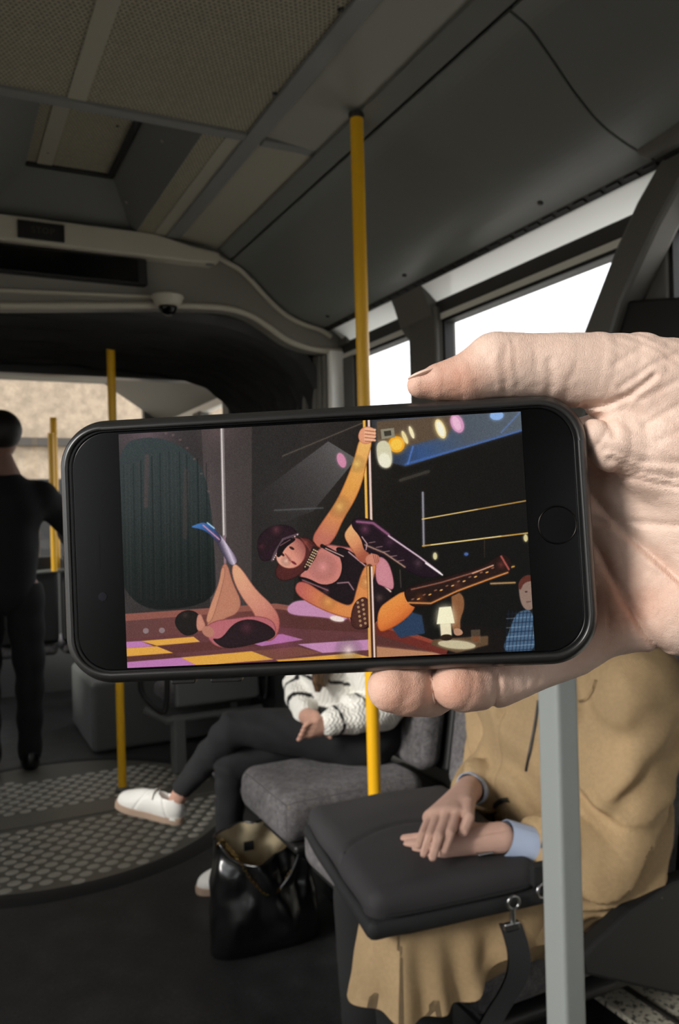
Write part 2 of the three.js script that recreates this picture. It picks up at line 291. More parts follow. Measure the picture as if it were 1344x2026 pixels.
// ------------------------------------------------------------------ ceiling
const roofTop = structure(mk('ceiling_roof', box(XL - 0.15, XR + 0.15, 2.7, 2.76, ZE, ZF), M.dark));
{
  const g = new THREE.Group(); g.name = 'ceiling'; scene.add(g); structure(g, 'perforated beige ceiling panels with grey joint bars');
  const zs = -2.27, ze = -3.3;
  mk('perforated_panel', box(0.05, 0.85, 2.47, 2.49, zs, ZF), M.perf, g);
  mk('perforated_panel', box(0.73, 0.80, 2.47, 2.49, ze, zs - 0.04), M.perf, g);
  mk('perforated_panel', box(0.05, 0.17, 2.47, 2.49, ze, zs - 0.04), M.perf, g);
  mk('cover_strip', box(0.335, 0.385, 2.466, 2.472, zs, ZF, 0.002), M.ceilWarm, g);
  mk('cover_strip', box(0.80, 0.85, 2.468, 2.49, ze, zs - 0.04), M.ceilWarm, g);
  for (const s of [1, -1]) {
    const q = (x) => XC + s * (x - XC);
    mk('edge_bar', box(q(0.85), q(0.905), 2.461, 2.49, ze, ZF, 0.004), M.ceilBar, g);
    for (const [z0, z1] of [[ze, zs - 0.045], [zs - 0.005, ZF]]) mk('side_panel', prismZ([[0.905, 2.47], [1.085, 2.452], [1.085, 2.49], [0.905, 2.49]].map(([x, y]) => [q(x), y]), z0, z1), z1 < -1 ? M.ceilWarm : M.ceilPlain, g);
    mk('cross_bar', box(q(0.905), q(1.085), 2.455, 2.49, zs - 0.045, zs - 0.005, 0.003), M.ceilBar, g);
  }
  // the bar across the ceiling bows upward in the middle
  mk('cross_bar', box(0.05, 0.85, 2.458, 2.49, zs - 0.04, zs, 0.004), M.ceilBar, g);
  for (const z of [-1.2, -1.63, -2.03]) mk('screw', new THREE.SphereGeometry(0.008, 12, 6).scale(1, 0.5, 1).translate(0.842, 2.469, z), M.black, g);
  // sunken hatch
  const o = { x0: 0.17, x1: 0.73, z0: ze, z1: zs - 0.04, y: 2.47 }, t = { x0: 0.30, x1: 0.60, z0: -3.02, z1: -2.44, y: 2.585 };
  const tt = { x0: 0.1, x1: 0.6 };
  const quadG = (a, b, c, d) => grid(1, 1, (u, v) => a.clone().lerp(b, u).lerp(d.clone().lerp(c, u), v));
  const slope = (a, b, c, d) => mk('hatch_side', quadG(a, b, c, d), M.hatch, g);
  slope(V(o.x1, o.y, o.z0), V(o.x1, o.y, o.z1), V(tt.x1, t.y, -2.4), V(tt.x1, t.y, t.z0));
  slope(V(o.x0, o.y, o.z0), V(o.x1, o.y, o.z0), V(tt.x1, t.y, t.z0), V(tt.x1 - 0.3, t.y, t.z0));
  slope(V(o.x0, o.y, o.z1), V(o.x0, o.y, o.z0), V(0.3, t.y, t.z0), V(0.3, t.y, -2.4));
  slope(V(o.x1, o.y, o.z1), V(o.x0, o.y, o.z1), V(0.3, t.y, -2.4), V(tt.x1, t.y, -2.4));
  mk('hatch_panel', box(0.3, tt.x1, t.y, t.y + 0.02, t.z0, -2.4), M.perf, g);
  mk('hatch_strip', box(0.335, 0.385, t.y - 0.004, t.y, t.z0, -2.4), M.ceilWarm, g);
  for (const [x0, x1, z0, z1] of [[tt.x1 - 0.022, tt.x1, t.z0, -2.4], [0.3, tt.x1, t.z0, t.z0 + 0.022]]) mk('hatch_gasket', box(x0, x1, t.y - 0.012, t.y, z0, z1, 0.004), M.dark, g);
  for (const [x, y, z] of [[0.54, t.y, -2.62], [0.36, t.y, -2.9]]) mk('screw', new THREE.SphereGeometry(0.006, 10, 6).scale(1, 0.5, 1).translate(x, y - 0.002, z), M.black, g);
  for (const [x, y, z] of [[0.665, 2.53, -2.55], [0.665, 2.53, -3.1]]) mk('screw', new THREE.SphereGeometry(0.006, 10, 6).translate(x, y, z), M.ceilWarm, g);
}

// ------------------------------------------------------------------ coves above the windows
const coveProf = spline2([[1.14, 2.41], [1.19, 2.387], [1.255, 2.33], [1.32, 2.268], [1.39, 2.215], [1.47, 2.182], [1.565, 2.158]], 28);
for (const s of [1, -1]) {
  const q = (pts) => pts.map(([x, y]) => [XC + s * (x - XC), y]);
  const g = new THREE.Group(); g.name = s > 0 ? 'trim_1' : 'trim_2'; scene.add(g); structure(g, 'grey curved cove panels between ceiling and windows');
  mk('edge_strip', prismZ(q(bandProfile([[1.078, 2.445], [1.132, 2.415]], 0.012)), ZJ, ZF), M.cove, g);
  for (const [z0, z1] of [[ZJ, -1.405], [-1.397, 0.3], [0.308, ZF]]) mk('panel', prismZ(q(bandProfile(coveProf, 0.012)), z0, z1), M.cove, g);
  mk('backing', prismZ(q(bandProfile([[1.076, 2.46], ...coveProf.map(([x, y]) => [x + 0.012, y + 0.016])], 0.01)), ZJ, ZF), M.dark, g);
  // air vent strip
  mk('vent_strip', prismZ(q([[1.565, 2.158], [1.592, 2.146], [1.596, 2.16], [1.57, 2.172]]), ZJ, ZF), M.frameDark, g);
  if (s > 0) {
    for (let z = -3.22; z < -0.8; z += 0.062) { const b = box(-0.008, 0.008, -0.003, 0.003, -0.021, 0.021, 0.002); b.rotateZ(-0.42); mk('slot', b.translate(1.5775, 2.1515, z), M.black, g); }
    for (const z of [-3.12, -2.48, -1.75, -1.0]) mk('screw', new THREE.SphereGeometry(0.009, 12, 6).scale(1, 0.5, 1).rotateZ(-0.3).translate(1.51, 2.169, z), M.frameDark, g);
  }
}

// ------------------------------------------------------------------ side walls with windows
function sideWall(s, name, wins, sillY) {
  const q = (x) => XC + s * (x - XC), top = 2.045;
  const g = new THREE.Group(); g.name = name; scene.add(g); structure(g, s > 0 ? 'pale bus side wall behind the benches' : 'bus side wall across the aisle from the benches');
  mk('lower_panel', box(q(XR), q(XR + 0.06), 0, sillY, ZJ - 0.1, ZF), M.wall, g);
  mk('sill', box(q(XR - 0.03), q(XR + 0.06), sillY - 0.02, sillY + 0.02, ZJ, ZF, 0.008), M.frameGrey, g);
  mk('header', box(q(XR + 0.005), q(XR + 0.08), s > 0 ? 2.21 : top + 0.045, 2.75, ZJ - 0.1, ZF), M.frameGrey, g);  // bench side stops short: an added slot lets sky backlight the trim
  if (s > 0) mk('slot_closure', prismZ([[1.592, 2.163], [1.66, 2.205], [1.66, 2.225], [1.585, 2.18]], ZJ - 0.1, ZF), M.dark, g);  // strip added to keep the slot's light from spilling inward
  mk('header_band', box(q(XR + 0.004), q(XR + 0.06), top, top + 0.05, ZJ, ZF, 0.006), M.frameDark, g);
  mk('header_line', box(q(XR + 0.006), q(XR + 0.06), top - 0.022, top, ZJ, ZF), M.sill, g);
  mk('gasket', box(q(XR + 0.008), q(XR + 0.06), top - 0.034, top - 0.022, ZJ, ZF), M.dark, g);
  let z = ZJ - 0.1;
  for (const [z0, z1] of wins) { mk('post', box(q(XR), q(XR + 0.07), sillY, top - 0.02, z, z0, 0.006), M.frameGrey, g); z = z1; }
  mk('post', box(q(XR), q(XR + 0.07), sillY, top - 0.02, z, ZF, 0.006), M.frameGrey, g);
  wins.forEach(([z0, z1], i) => {
    const w = new THREE.Group(); w.name = `window_${s > 0 ? i + 1 : i + 11}`; scene.add(w); structure(w);
    mk('pane', box(q(XR + 0.03), q(XR + 0.031), sillY + 0.02, top - 0.034, z0, z1), M.glass, w);
    for (const e of [z0, z1]) mk('gasket', box(q(XR + 0.012), q(XR + 0.05), sillY + 0.02, top - 0.034, e - 0.012, e + 0.012), M.dark, w);
  });
  return g;
}
const wr = sideWall(1, 'wall_right', [[-3.17, -2.68], [-2.47, -1.6], [-1.45, -0.2], [-0.05, 1.3], [1.6, 3.0], [3.4, 5.6]], 0.95);
sideWall(-1, 'wall_left', [[-3.1, -2.1], [-2.0, -0.9], [-0.8, 0.5], [3.4, 5.6]], 0.85);  // long windowless stretch added behind the eye to keep the phone face dark
// white trim between vent and window head, with rounded ends at the posts
{
  const prof = [[1.588, 2.150], [1.605, 2.138], [1.63, 2.118], [1.657, 2.094]];
  const tr = new THREE.Group(); tr.name = 'trim_3'; scene.add(tr); structure(tr, 'white sloping trim above the window head');
  for (const [z0, z1] of [[-3.25, -2.72], [-2.5, -1.36], [-1.2, ZF]]) mk('trim_board', grid(prof.length - 1, 12, (u, v) => V(...prof[Math.round(u * (prof.length - 1))], z0 + (z1 - z0) * v)), M.trimGlow, tr);  // translucent so that daylight through the added slot makes it glow
  for (const z of [-3.3, -2.61, -1.28]) mk('slot_post', box(1.64, 1.73, 2.08, 2.22, z - 0.1, z + 0.1), M.frameGrey, tr);  // blocks the added slot so the glow breaks at the posts
  mk('trim_post', prismZ([[1.588, 2.152], [1.603, 2.118], [1.63, 2.04], [1.662, 2.0], [1.662, 2.165]], -2.72, -2.5, 0.006), M.frameGrey, tr);
  mk('post_face', box(1.632, 1.662, 0.97, 2.07, -2.665, -2.475, 0.01), M.frameGrey, tr);
}
// slanting window pillar
{
  const L = [[2.16, -1.392], [2.083, -1.472], [1.986, -1.548], [1.802, -1.668], [1.6, -1.77], [1.3, -1.86], [0.95, -1.9]], Rr = [[0.95, -1.78], [1.3, -1.74], [1.6, -1.66], [1.779, -1.561], [1.845, -1.529], [2.002, -1.411], [2.09, -1.33], [2.16, -1.25]];
  const pil = structure(mk('trim_4', prismX(L.concat(Rr).map(([y, z]) => [z, y]), 1.575, 1.655, 0.012), M.frameGrey), 'slanting grey window pillar');
  const bp = prismX([[-1.6, 0.98], [-1.6, 1.86], [-1.52, 1.852], [-0.9, 1.735], [-0.4, 1.65], [-0.4, 0.98]], 1.60, 1.645, 0.006);
  tag(mk('window_board', bp, M.black), 'black board covering the lower half of the window above the hand', 'board');
  const duct = thing('cable_duct', 'dark rounded duct end at the lower corner of the cove panel', 'duct', [0, 0, 0]);
  mk('cover', tube([V(1.535, 2.185, -1.385), V(1.53, 2.182, -1.3), V(1.5, 2.19, -1.1), V(1.48, 2.2, -0.7)], 0.034, 24, 14), M.frameGrey, duct);
  mk('end_cap', new THREE.SphereGeometry(0.034, 16, 12).translate(1.535, 2.185, -1.385), M.frameGrey, duct);
}
// ribbed end of the wall beside the joint
for (let i = 0; i < 7; i++) structure(mk('trim_' + (20 + i), box(1.585 - i * 0.004, 1.66, 0, 2.06, -3.30 - i * 0.05, -3.262 - i * 0.05, 0.012), i === 0 ? M.trim : M.headerGrey));

// ------------------------------------------------------------------ header arch at the joint
{
  const g = new THREE.Group(); g.name = 'trim_10'; scene.add(g); structure(g, 'grey header arch across the bus at the joint');
  const low = spline2([[0.22, 2.13], [0.6, 2.165], [0.95, 2.195], [1.13, 2.198], [1.22, 2.178], [1.3, 2.136], [1.39, 2.083], [1.51, 2.052], [1.7, 2.05]], 40);
  const pts = low.concat([[1.7, 2.7], [-0.8, 2.7], [-0.8, 2.05], [-0.6, 2.05], [-0.4, 2.13]]);
  mk('arch_panel', prismZ(pts, -3.36, ZJ - 0.005), M.headerGrey, g);
  mk('arch_lip', tube(low.map(([x, y]) => V(x, y + 0.01, -3.283)), 0.014, 80, 10), M.cream, g);
  const up = coveProf.map(([x, y]) => V(x - 0.012, y - 0.012, -3.275));
  mk('arch_bead', tube([V(1.06, 2.43, -3.275), ...up.filter((_, i) => i % 4 === 0), V(1.6, 2.12, -3.275)], 0.012, 60, 8), M.cream, g);
  mk('ledge', prismZ([[-0.2, 2.372], [1.04, 2.372], [1.068, 2.385], [1.07, 2.422], [0.95, 2.437], [0.8, 2.468], [-0.2, 2.468]], -3.315, -3.222, 0.008), M.cream, g);
  mk('ledge_clip', new THREE.CylinderGeometry(0.014, 0.014, 0.02, 16).scale(1.4, 1, 0.8).translate(1.03, 2.378, -3.235), M.ceilBar, g);
  mk('lower_band', prismZ([[-0.2, 2.168], [0.85, 2.222], [0.85, 2.232], [-0.2, 2.18]], -3.3, -3.27), M.cream, g);
}
{
  const d = thing('display_board', 'long unlit black passenger display under the header ledge', 'display', [0, 0, 0]);
  mk('housing', box(-0.1, 0.772, 2.262, 2.366, -3.3, -3.248, 0.006), M.dark, d);
  mk('screen', box(-0.09, 0.735, 2.27, 2.358, -3.25, -3.246), std(0x020203, 0.12), d);
  const s = thing('stop_sign', 'small black sign with dim STOP lettering on the header ledge', 'sign', [0, 0, 0]);
  mk('housing', box(0.284, 0.452, 2.385, 2.452, -3.24, -3.213, 0.004), M.dark, s);
  const cv = document.createElement('canvas'); cv.width = 256; cv.height = 104; const c = cv.getContext('2d');
  c.fillStyle = '#0a0a09'; c.fillRect(0, 0, 256, 104); c.fillStyle = '#3a342c'; c.font = 'bold 58px sans-serif'; c.textAlign = 'center'; c.textBaseline = 'middle'; c.fillText('STOP', 138, 50);
  const t = new THREE.CanvasTexture(cv); t.colorSpace = THREE.SRGBColorSpace;
  const face = mk('sign_face', new THREE.PlaneGeometry(0.16, 0.06).translate(0.368, 2.4185, -3.2125), std(0xffffff, 0.4, { map: t }), s, true);
  const k = thing('camera_dome', 'cream security camera with a glossy black dome under the header', 'camera', [0.848, 2.222, -3.235]);
  mk('base', new THREE.LatheGeometry([[0, 0.005], [0.062, 0.005], [0.066, -0.004], [0.052, -0.03], [0.04, -0.042], [0, -0.042]].map(([a, b]) => new THREE.Vector2(a, b)), 40), M.cream, k);
  mk('dome', new THREE.SphereGeometry(0.038, 24, 14, 0, 7, Math.PI / 2, Math.PI / 2).translate(0, -0.04, 0), M.phoneFace, k);
}

// ------------------------------------------------------------------ bellows of the joint
{
  const path = []; const ring = [[1.60, 0.0], [1.61, 0.6], [1.61, 1.2], [1.6, 1.7], [1.52, 1.95], [1.32, 2.1], [0.9, 2.16], [0.0, 2.16], [-0.42, 2.1], [-0.62, 1.95], [-0.7, 1.7], [-0.71, 1.2], [-0.71, 0.6], [-0.7, 0]];
  const c = new THREE.CatmullRomCurve3(ring.map(([x, y]) => V(x, y, 0)), false, 'centripetal'), NZ = 44, NU = 110, cen = V(0.45, 1.1, 0);
  const g = grid(NU, NZ, (u, v) => {
    const p = c.getPoint(u), k = Math.round(v * NZ), off = (k % 4 === 0 ? 0.05 : k % 4 === 2 ? -0.05 : 0) + 0.02 * fbm(p.x * 6, p.y * 6, k * 0.7) * 1.4;
    const dir = p.clone().sub(cen).normalize();
    p.addScaledVector(dir, off + 0.02); p.z = -3.4 - v * 1.08 + 0.012 * N3(p.x * 9, p.y * 9, k); return p;
  });
  structure(mk('wall_bellows', g, M.bellows), 'dark pleated rubber bellows around the joint');
}

// ------------------------------------------------------------------ rear section of the bus
{
  const g = new THREE.Group(); g.name = 'wall_rear_section'; scene.add(g); structure(g, 'far section of the bus beyond the joint');
  mk('front_beam', box(XL, XR, 2.1, 2.7, ZR0 - 0.1, ZR0, 0.01), M.black, g);
  mk('front_post', box(1.52, XR + 0.05, 0, 2.2, ZR0 - 0.12, ZR0, 0.01), M.shell, g);
  mk('front_post', box(XL - 0.05, XL + 0.12, 0, 2.2, ZR0 - 0.12, ZR0, 0.01), M.shell, g);
  mk('ceiling_panel', box(XL, XR, 2.4, 2.44, ZE, ZR0 - 0.1), M.ceilPlain, g);
  for (const s of [1, -1]) {
    const q = (x) => XC + s * (x - XC);
    mk('cove', prismZ([[1.2, 2.4], [1.65, 2.1], [1.65, 2.44], [1.2, 2.44]].map(([x, y]) => [q(x), y]), ZE, ZR0 - 0.1), M.headerGrey, g);
    mk('lower_panel', box(q(XR), q(XR + 0.06), 0, 0.95, ZE, ZR0), M.shell, g);
    mk('header', box(q(XR), q(XR + 0.06), 2.05, 2.7, ZE, ZR0), M.trim, g);
    for (const z of [-4.62, -5.55, -6.5]) mk('post', box(q(XR - 0.02), q(XR + 0.06), 0.95, 2.06, z - 0.08, z + 0.08, 0.01), M.frameGrey, g);
    for (const [z0, z1] of [[-5.47, -4.7], [-6.42, -5.63]]) mk('pane', box(q(XR + 0.03), q(XR + 0.031), 0.95, 2.05, z0, z1), M.glass, g);
  }
  mk('rear_panel', box(XL, XR, 0, 1.0, ZE - 0.08, ZE), M.shell, g);
  mk('rear_header', box(XL, XR, 2.42, 2.7, ZE - 0.08, ZE), M.wall, g);
  for (const x of [XL + 0.06, XR - 0.06]) mk('rear_post', box(x - 0.08, x + 0.08, 1, 2.42, ZE - 0.08, ZE), M.frameGrey, g);
  mk('rear_pane', box(XL, XR, 1, 2.42, ZE - 0.04, ZE - 0.039), M.glass, g);
  for (const s of [1, -1]) { const q = (x) => XC + s * (x - XC); mk('leak_filler', box(q(1.74), q(1.78), 0, 2.75, ZR0 - 0.1, -3.3), M.dark, g); }  // unseen shells added outside the bellows to block the sky
  mk('leak_filler', box(1.6, 1.74, 0, 2.75, -3.42, -3.36), M.headerGrey, g);  // filler added to close a sky gap beside the arch
  mk('wheel_box', box(0.74, XR, 0, 0.40, -5.5, -4.72, 0.03), M.shell, g);
}
// ------------------------------------------------------------------ front end of the bus behind the camera: windscreen wall
{
  const g = new THREE.Group(); g.name = 'wall_front'; scene.add(g); structure(g, 'bus front wall with windscreen');
  mk('lower_panel', box(XL - 0.06, XR + 0.06, 0, 0.85, ZF, ZF + 0.08), M.shell, g);
  mk('upper_panel', box(XL - 0.06, XR + 0.06, 2.2, 2.76, ZF, ZF + 0.08), M.shell, g);
  for (const x of [XL, XR]) mk('post', box(x - 0.08, x + 0.08, 0.85, 2.2, ZF, ZF + 0.08), M.shell, g);
  mk('windscreen', box(XL, XR, 0.85, 2.2, ZF + 0.04, ZF + 0.041), M.glass, g);
}

// ------------------------------------------------------------------ poles
function pole(name, label, x, z, y0, y1, r, mat, cat = 'pole', cup = true) {
  const p = thing(name, label, cat, [x, y0, z]);
  mk('tube', new THREE.CylinderGeometry(r, r, y1 - y0, 28), mat, p).geometry.translate(0, (y1 - y0) / 2, 0);
  if (cup) { mk('foot', new THREE.CylinderGeometry(r * 1.5, r * 1.7, 0.012, 28).translate(0, 0.006, 0), M.ceilBar, p); mk('socket', new THREE.CylinderGeometry(r * 1.25, r * 1.15, 0.014, 28).translate(0, y1 - y0 - 0.004, 0), M.frameDark, p); }
  return p;
}
pole('grab_pole', 'bright yellow grab pole rising from the bench to the ceiling edge', 1.075, -2.0, 0.505, 2.442, 0.0185, M.yellow);
pole('grab_pole', 'dim yellow grab pole standing on the tread plate of the joint', 0.762, -4.0, 0.016, 2.2, 0.02, M.yellow);
pole('grab_pole', 'blurred yellow grab pole beside the standing dark figure', 0.733, -6.0, 0.98, 2.05, 0.024, M.yellow, 'pole', false);
pole('grab_pole', 'shorter blurred yellow pole next to the standing dark figure', 0.69, -5.8, 0.98, 1.92, 0.02, M.yellow, 'pole', false);
{
  const a = onX(1104, 1400, 0.85), p = thing('partition_rail', 'light grey square-edged stanchion standing in front of the man in the tan coat', 'pole', [a.x, 0, a.z]);
  const sh = new THREE.Shape(), w = 0.0225, r = 0.008; sh.moveTo(-w + r, -w); sh.lineTo(w - r, -w); sh.quadraticCurveTo(w, -w, w, -w + r); sh.lineTo(w, w - r); sh.quadraticCurveTo(w, w, w - r, w); sh.lineTo(-w + r, w); sh.quadraticCurveTo(-w, w, -w, w - r); sh.lineTo(-w, -w + r); sh.quadraticCurveTo(-w, -w, -w + r, -w);
  const tb = new THREE.ExtrudeGeometry(sh, { depth: 1.24, bevelEnabled: false, curveSegments: 6 }).rotateX(-Math.PI / 2);
  mk('post', tb.rotateY(0.06), M.greyPole, p);
  mk('rail', box(0, XR - a.x - 0.005, 1.2, 1.24, -0.02, 0.02, 0.01), M.greyPole, p);
  mk('foot', new THREE.CylinderGeometry(0.045, 0.05, 0.012, 28).translate(0, 0.006, 0), M.ceilBar, p);
}

// ------------------------------------------------------------------ benches
function seatCushion(x0, x1, z0, z1, y, t) { // softly crowned pad
  const g = new RoundedBoxGeometry(x1 - x0, t, z1 - z0, 6, Math.min(t * 0.48, 0.05)); const p = g.attributes.position;
  g.translate((x0 + x1) / 2, y - t / 2, (z0 + z1) / 2);
  return g;
}
function bench(name, label, z0, z1, seats) {
  const b = thing(name, label, 'bench', [0, 0, 0]); const w = (z1 - z0) / seats;
  for (let i = 0; i < seats; i++) {
    const a = z0 + i * w + 0.004, c = a + w - 0.008;
    mk('cushion', seatCushion(0.865, 1.36, a, c, 0.5, 0.14), M.seat, b);
    const bk = new RoundedBoxGeometry(0.10, 0.66, c - a - 0.02, 6, 0.045).rotateZ(-0.16).translate(1.43, 0.82, (a + c) / 2);
    mk('backrest', bk, M.seat, b);
    mk('back_shell', new RoundedBoxGeometry(0.03, 0.68, c - a, 4, 0.014).rotateZ(-0.16).translate(1.5, 0.82, (a + c) / 2), M.shellDark, b);
  }
  mk('pan', box(0.9, 1.55, 0.335, 0.362, z0, z1, 0.012), M.shellDark, b);
  mk('pedestal', box(1.15, 1.63, 0.002, 0.336, z0 + 0.2, z1 - 0.3, 0.02), M.shellDark, b);
  return b;
}
bench('bench_seat', 'grey upholstered bench under the woman in the striped sweater', -2.98, -2.17, 2);
const mb = bench('bench_seat', 'grey upholstered bench under the man in the tan coat', -2.06, -1.24, 2);
{
  const q = (px, py) => { const p = onZ(px, py, -1.08); return [p.x, p.y]; };
  const pts = [q(1150, 1895), q(1250, 1800), q(1330, 1745), [1.5, q(1330, 1745)[1]], [1.6, 0.62], [1.6, 0.36], q(1344, 1972), q(1250, 1950), q(1160, 1930)];
  mk('end_panel', prismZ(pts, -1.115, -1.08, 0.006), M.dark, mb);
}
// wheel-arch ledge beside the bench
{
  const l = thing('wheel_arch_ledge', 'low ledge with a dirty cream top below the end of the bench', 'ledge', [0, 0, 0]);
  mk('body', box(1.335, 1.645, 0.001, 0.19, -1.5, 0.6), M.black, l);
  mk('top', box(1.327, 1.645, 0.19, 0.202, -1.5, 0.6, 0.003), M.dirt, l);
  mk('edge_strip', box(1.40, 1.412, 0.202, 0.208, -1.5, 0.6), M.frameDark, l);
}
// seat beyond the woman, seen from behind
{
  const s = thing('single_seat', 'grey seat seen from behind, with a black loop armrest, at the joint', 'seat', [1.0, 0, -4.1]);
  const back = grid(20, 20, (u, v) => { const x = 0.03 + u * 0.45, y = 0.36 + v * 0.6; return V(x, y, 0.03 * Math.sin(u * Math.PI) + 0.05 - v * 0.12); });
  mk('back_shell', [new RoundedBoxGeometry(0.46, 0.62, 0.04, 5, 0.018).rotateX(-0.14).translate(0.28, 0.66, -0.02)], M.shell, s);
  mk('backrest', new RoundedBoxGeometry(0.42, 0.6, 0.06, 5, 0.028).rotateX(-0.14).translate(0.28, 0.68, -0.075), M.seat, s);
  mk('cushion', new RoundedBoxGeometry(0.44, 0.1, 0.42, 5, 0.045).translate(0.28, 0.36, -0.3), M.seat, s);
  for (const x of [-0.01, 0.53]) mk('armrest', tube([V(x, 0.34, 0.03), V(x - 0.03, 0.36, 0.03), V(x - 0.10, 0.45, 0.0), V(x - 0.1, 0.54, 0.0), V(x - 0.05, 0.64, 0.02), V(x, 0.68, 0.03), V(x + 0.02, 0.5, 0.04)], 0.014, 60, 10, true), M.shellDark, s);
  mk('frame', [tube([V(-0.11, 0.37, 0.02), V(0.0, 0.30, 0.02), V(0.03, 0.285, 0.02)], 0.016, 20, 10), rod(V(0.0, 0.295, 0.02), V(0.52, 0.295, 0.02), 0.018)], M.shell, s);
  mk('leg', [new RoundedBoxGeometry(0.07, 0.29, 0.08, 3, 0.015).translate(0.07, 0.16, 0)], M.shell, s);
  mk('leg', [new RoundedBoxGeometry(0.07, 0.29, 0.08, 3, 0.015).translate(0.44, 0.16, 0)], M.shell, s);
}
{
  const s = thing('double_seat', 'dark seat pair under the blurred yellow poles near the standing figure', 'seat', [0.72, 0, -5.9]);
  for (const x of [-0.2, 0.22]) { mk('backrest', new RoundedBoxGeometry(0.4, 0.6, 0.07, 4, 0.03).translate(x, 0.78, 0), M.shellDark, s); mk('cushion', new RoundedBoxGeometry(0.4, 0.1, 0.4, 4, 0.04).translate(x, 0.44, -0.2), M.seat, s); }
  mk('grab_rail', tube([V(-0.4, 0.96, 0.06), V(0, 0.98, 0.06), V(0.42, 0.96, 0.06)], 0.014, 20, 8), M.greyPole, s);
  for (const x of [-0.2, 0.22]) mk('leg', box(x - 0.03, x + 0.03, 0.002, 0.42, -0.25, -0.15, 0.01), M.shell, s);
}

// ------------------------------------------------------------------ people
const skinTone = (r, g, b, amt = 0.06) => { const c = lin(r, g, b); return (p) => { const n = 1 + amt * fbm(p.x * 40, p.y * 40, p.z * 40) * 2; return [c[0] * n, c[1] * n, c[2] * n]; }; };
function headField(c, face, s = 1) { // face: unit direction on the horizontal
  const sd = V(-face.z, 0, face.x), q = (f, u, r) => c.clone().addScaledVector(face, f * s).addScaledVector(V(0, 1, 0), u * s).addScaledVector(sd, r * s);
  const nose = [q(0.088, 0.012, 0), q(0.108, -0.022, 0)], jaw = q(0.035, -0.062, 0), eyes = [q(0.092, 0.008, 0.032), q(0.092, 0.008, -0.032)], ears = [q(-0.005, -0.01, 0.078), q(-0.005, -0.01, -0.078)], mouth = [q(0.092, -0.062, 0.022), q(0.092, -0.062, -0.022)];
  const field = (p) => {
    let d = ellip(p, c.clone().addScaledVector(V(0, 1, 0), 0.02 * s), [0.092 * s, 0.108 * s, 0.092 * s]);
    d = smin(d, ellip(p, jaw, [0.06 * s, 0.058 * s, 0.06 * s]), 0.05 * s);
    d = smin(d, capsule(p, nose[0], nose[1], 0.008 * s, 0.014 * s), 0.012 * s);
    for (const e of ears) d = smin(d, ellip(p, e, [0.016 * s, 0.03 * s, 0.016 * s]), 0.008 * s);
    for (const e of eyes) d += 0.006 * s * Math.exp(-(p.distanceToSquared(e)) / (0.0003 * s * s));
    d += 0.004 * s * Math.exp(-Math.pow(capsule(p, mouth[0], mouth[1], 0, 0) / (0.005 * s), 2));
    return d;
  };
  const iris = lin(52, 36, 28), brow = lin(70, 52, 42), lip = lin(176, 104, 96), up = V(0, 0.024 * s, 0);
  field.tint = (tone) => (p) => { for (const e of eyes) { if (p.distanceTo(e) < 0.0075 * s) return iris; if (capsule(p, e.clone().add(up).addScaledVector(sd, -0.012 * s), e.clone().add(up).addScaledVector(sd, 0.012 * s), 0, 0) < 0.006 * s) return brow; } return capsule(p, mouth[0], mouth[1], 0, 0) < 0.007 * s ? lip : tone(p); };
  return field;
}
function handField(w, k, fingers, thumb) { // wrist, knuckle centre, fingers as chains
  return (p) => {
    let d = 1e9;
    for (const f of fingers) d = Math.min(d, chain(p, f));
    d = smin(d, chain(p, thumb), 0.006);
    let palm = 1e9;
    for (const f of fingers) palm = smin(palm, capsule(p, w, f[0][0], 0.017, 0.0125), 0.02);
    return smin(d, smin(palm, capsule(p, w, thumb[0][0], 0.017, 0.013), 0.015), 0.008);
  };
}
const shareUV = (g) => metreUV(g);
function joined(list) { return mergeGeometries(list.map((g) => { let q = metreUV(g); q = q.index ? q.toNonIndexed() : q; return q; })); }

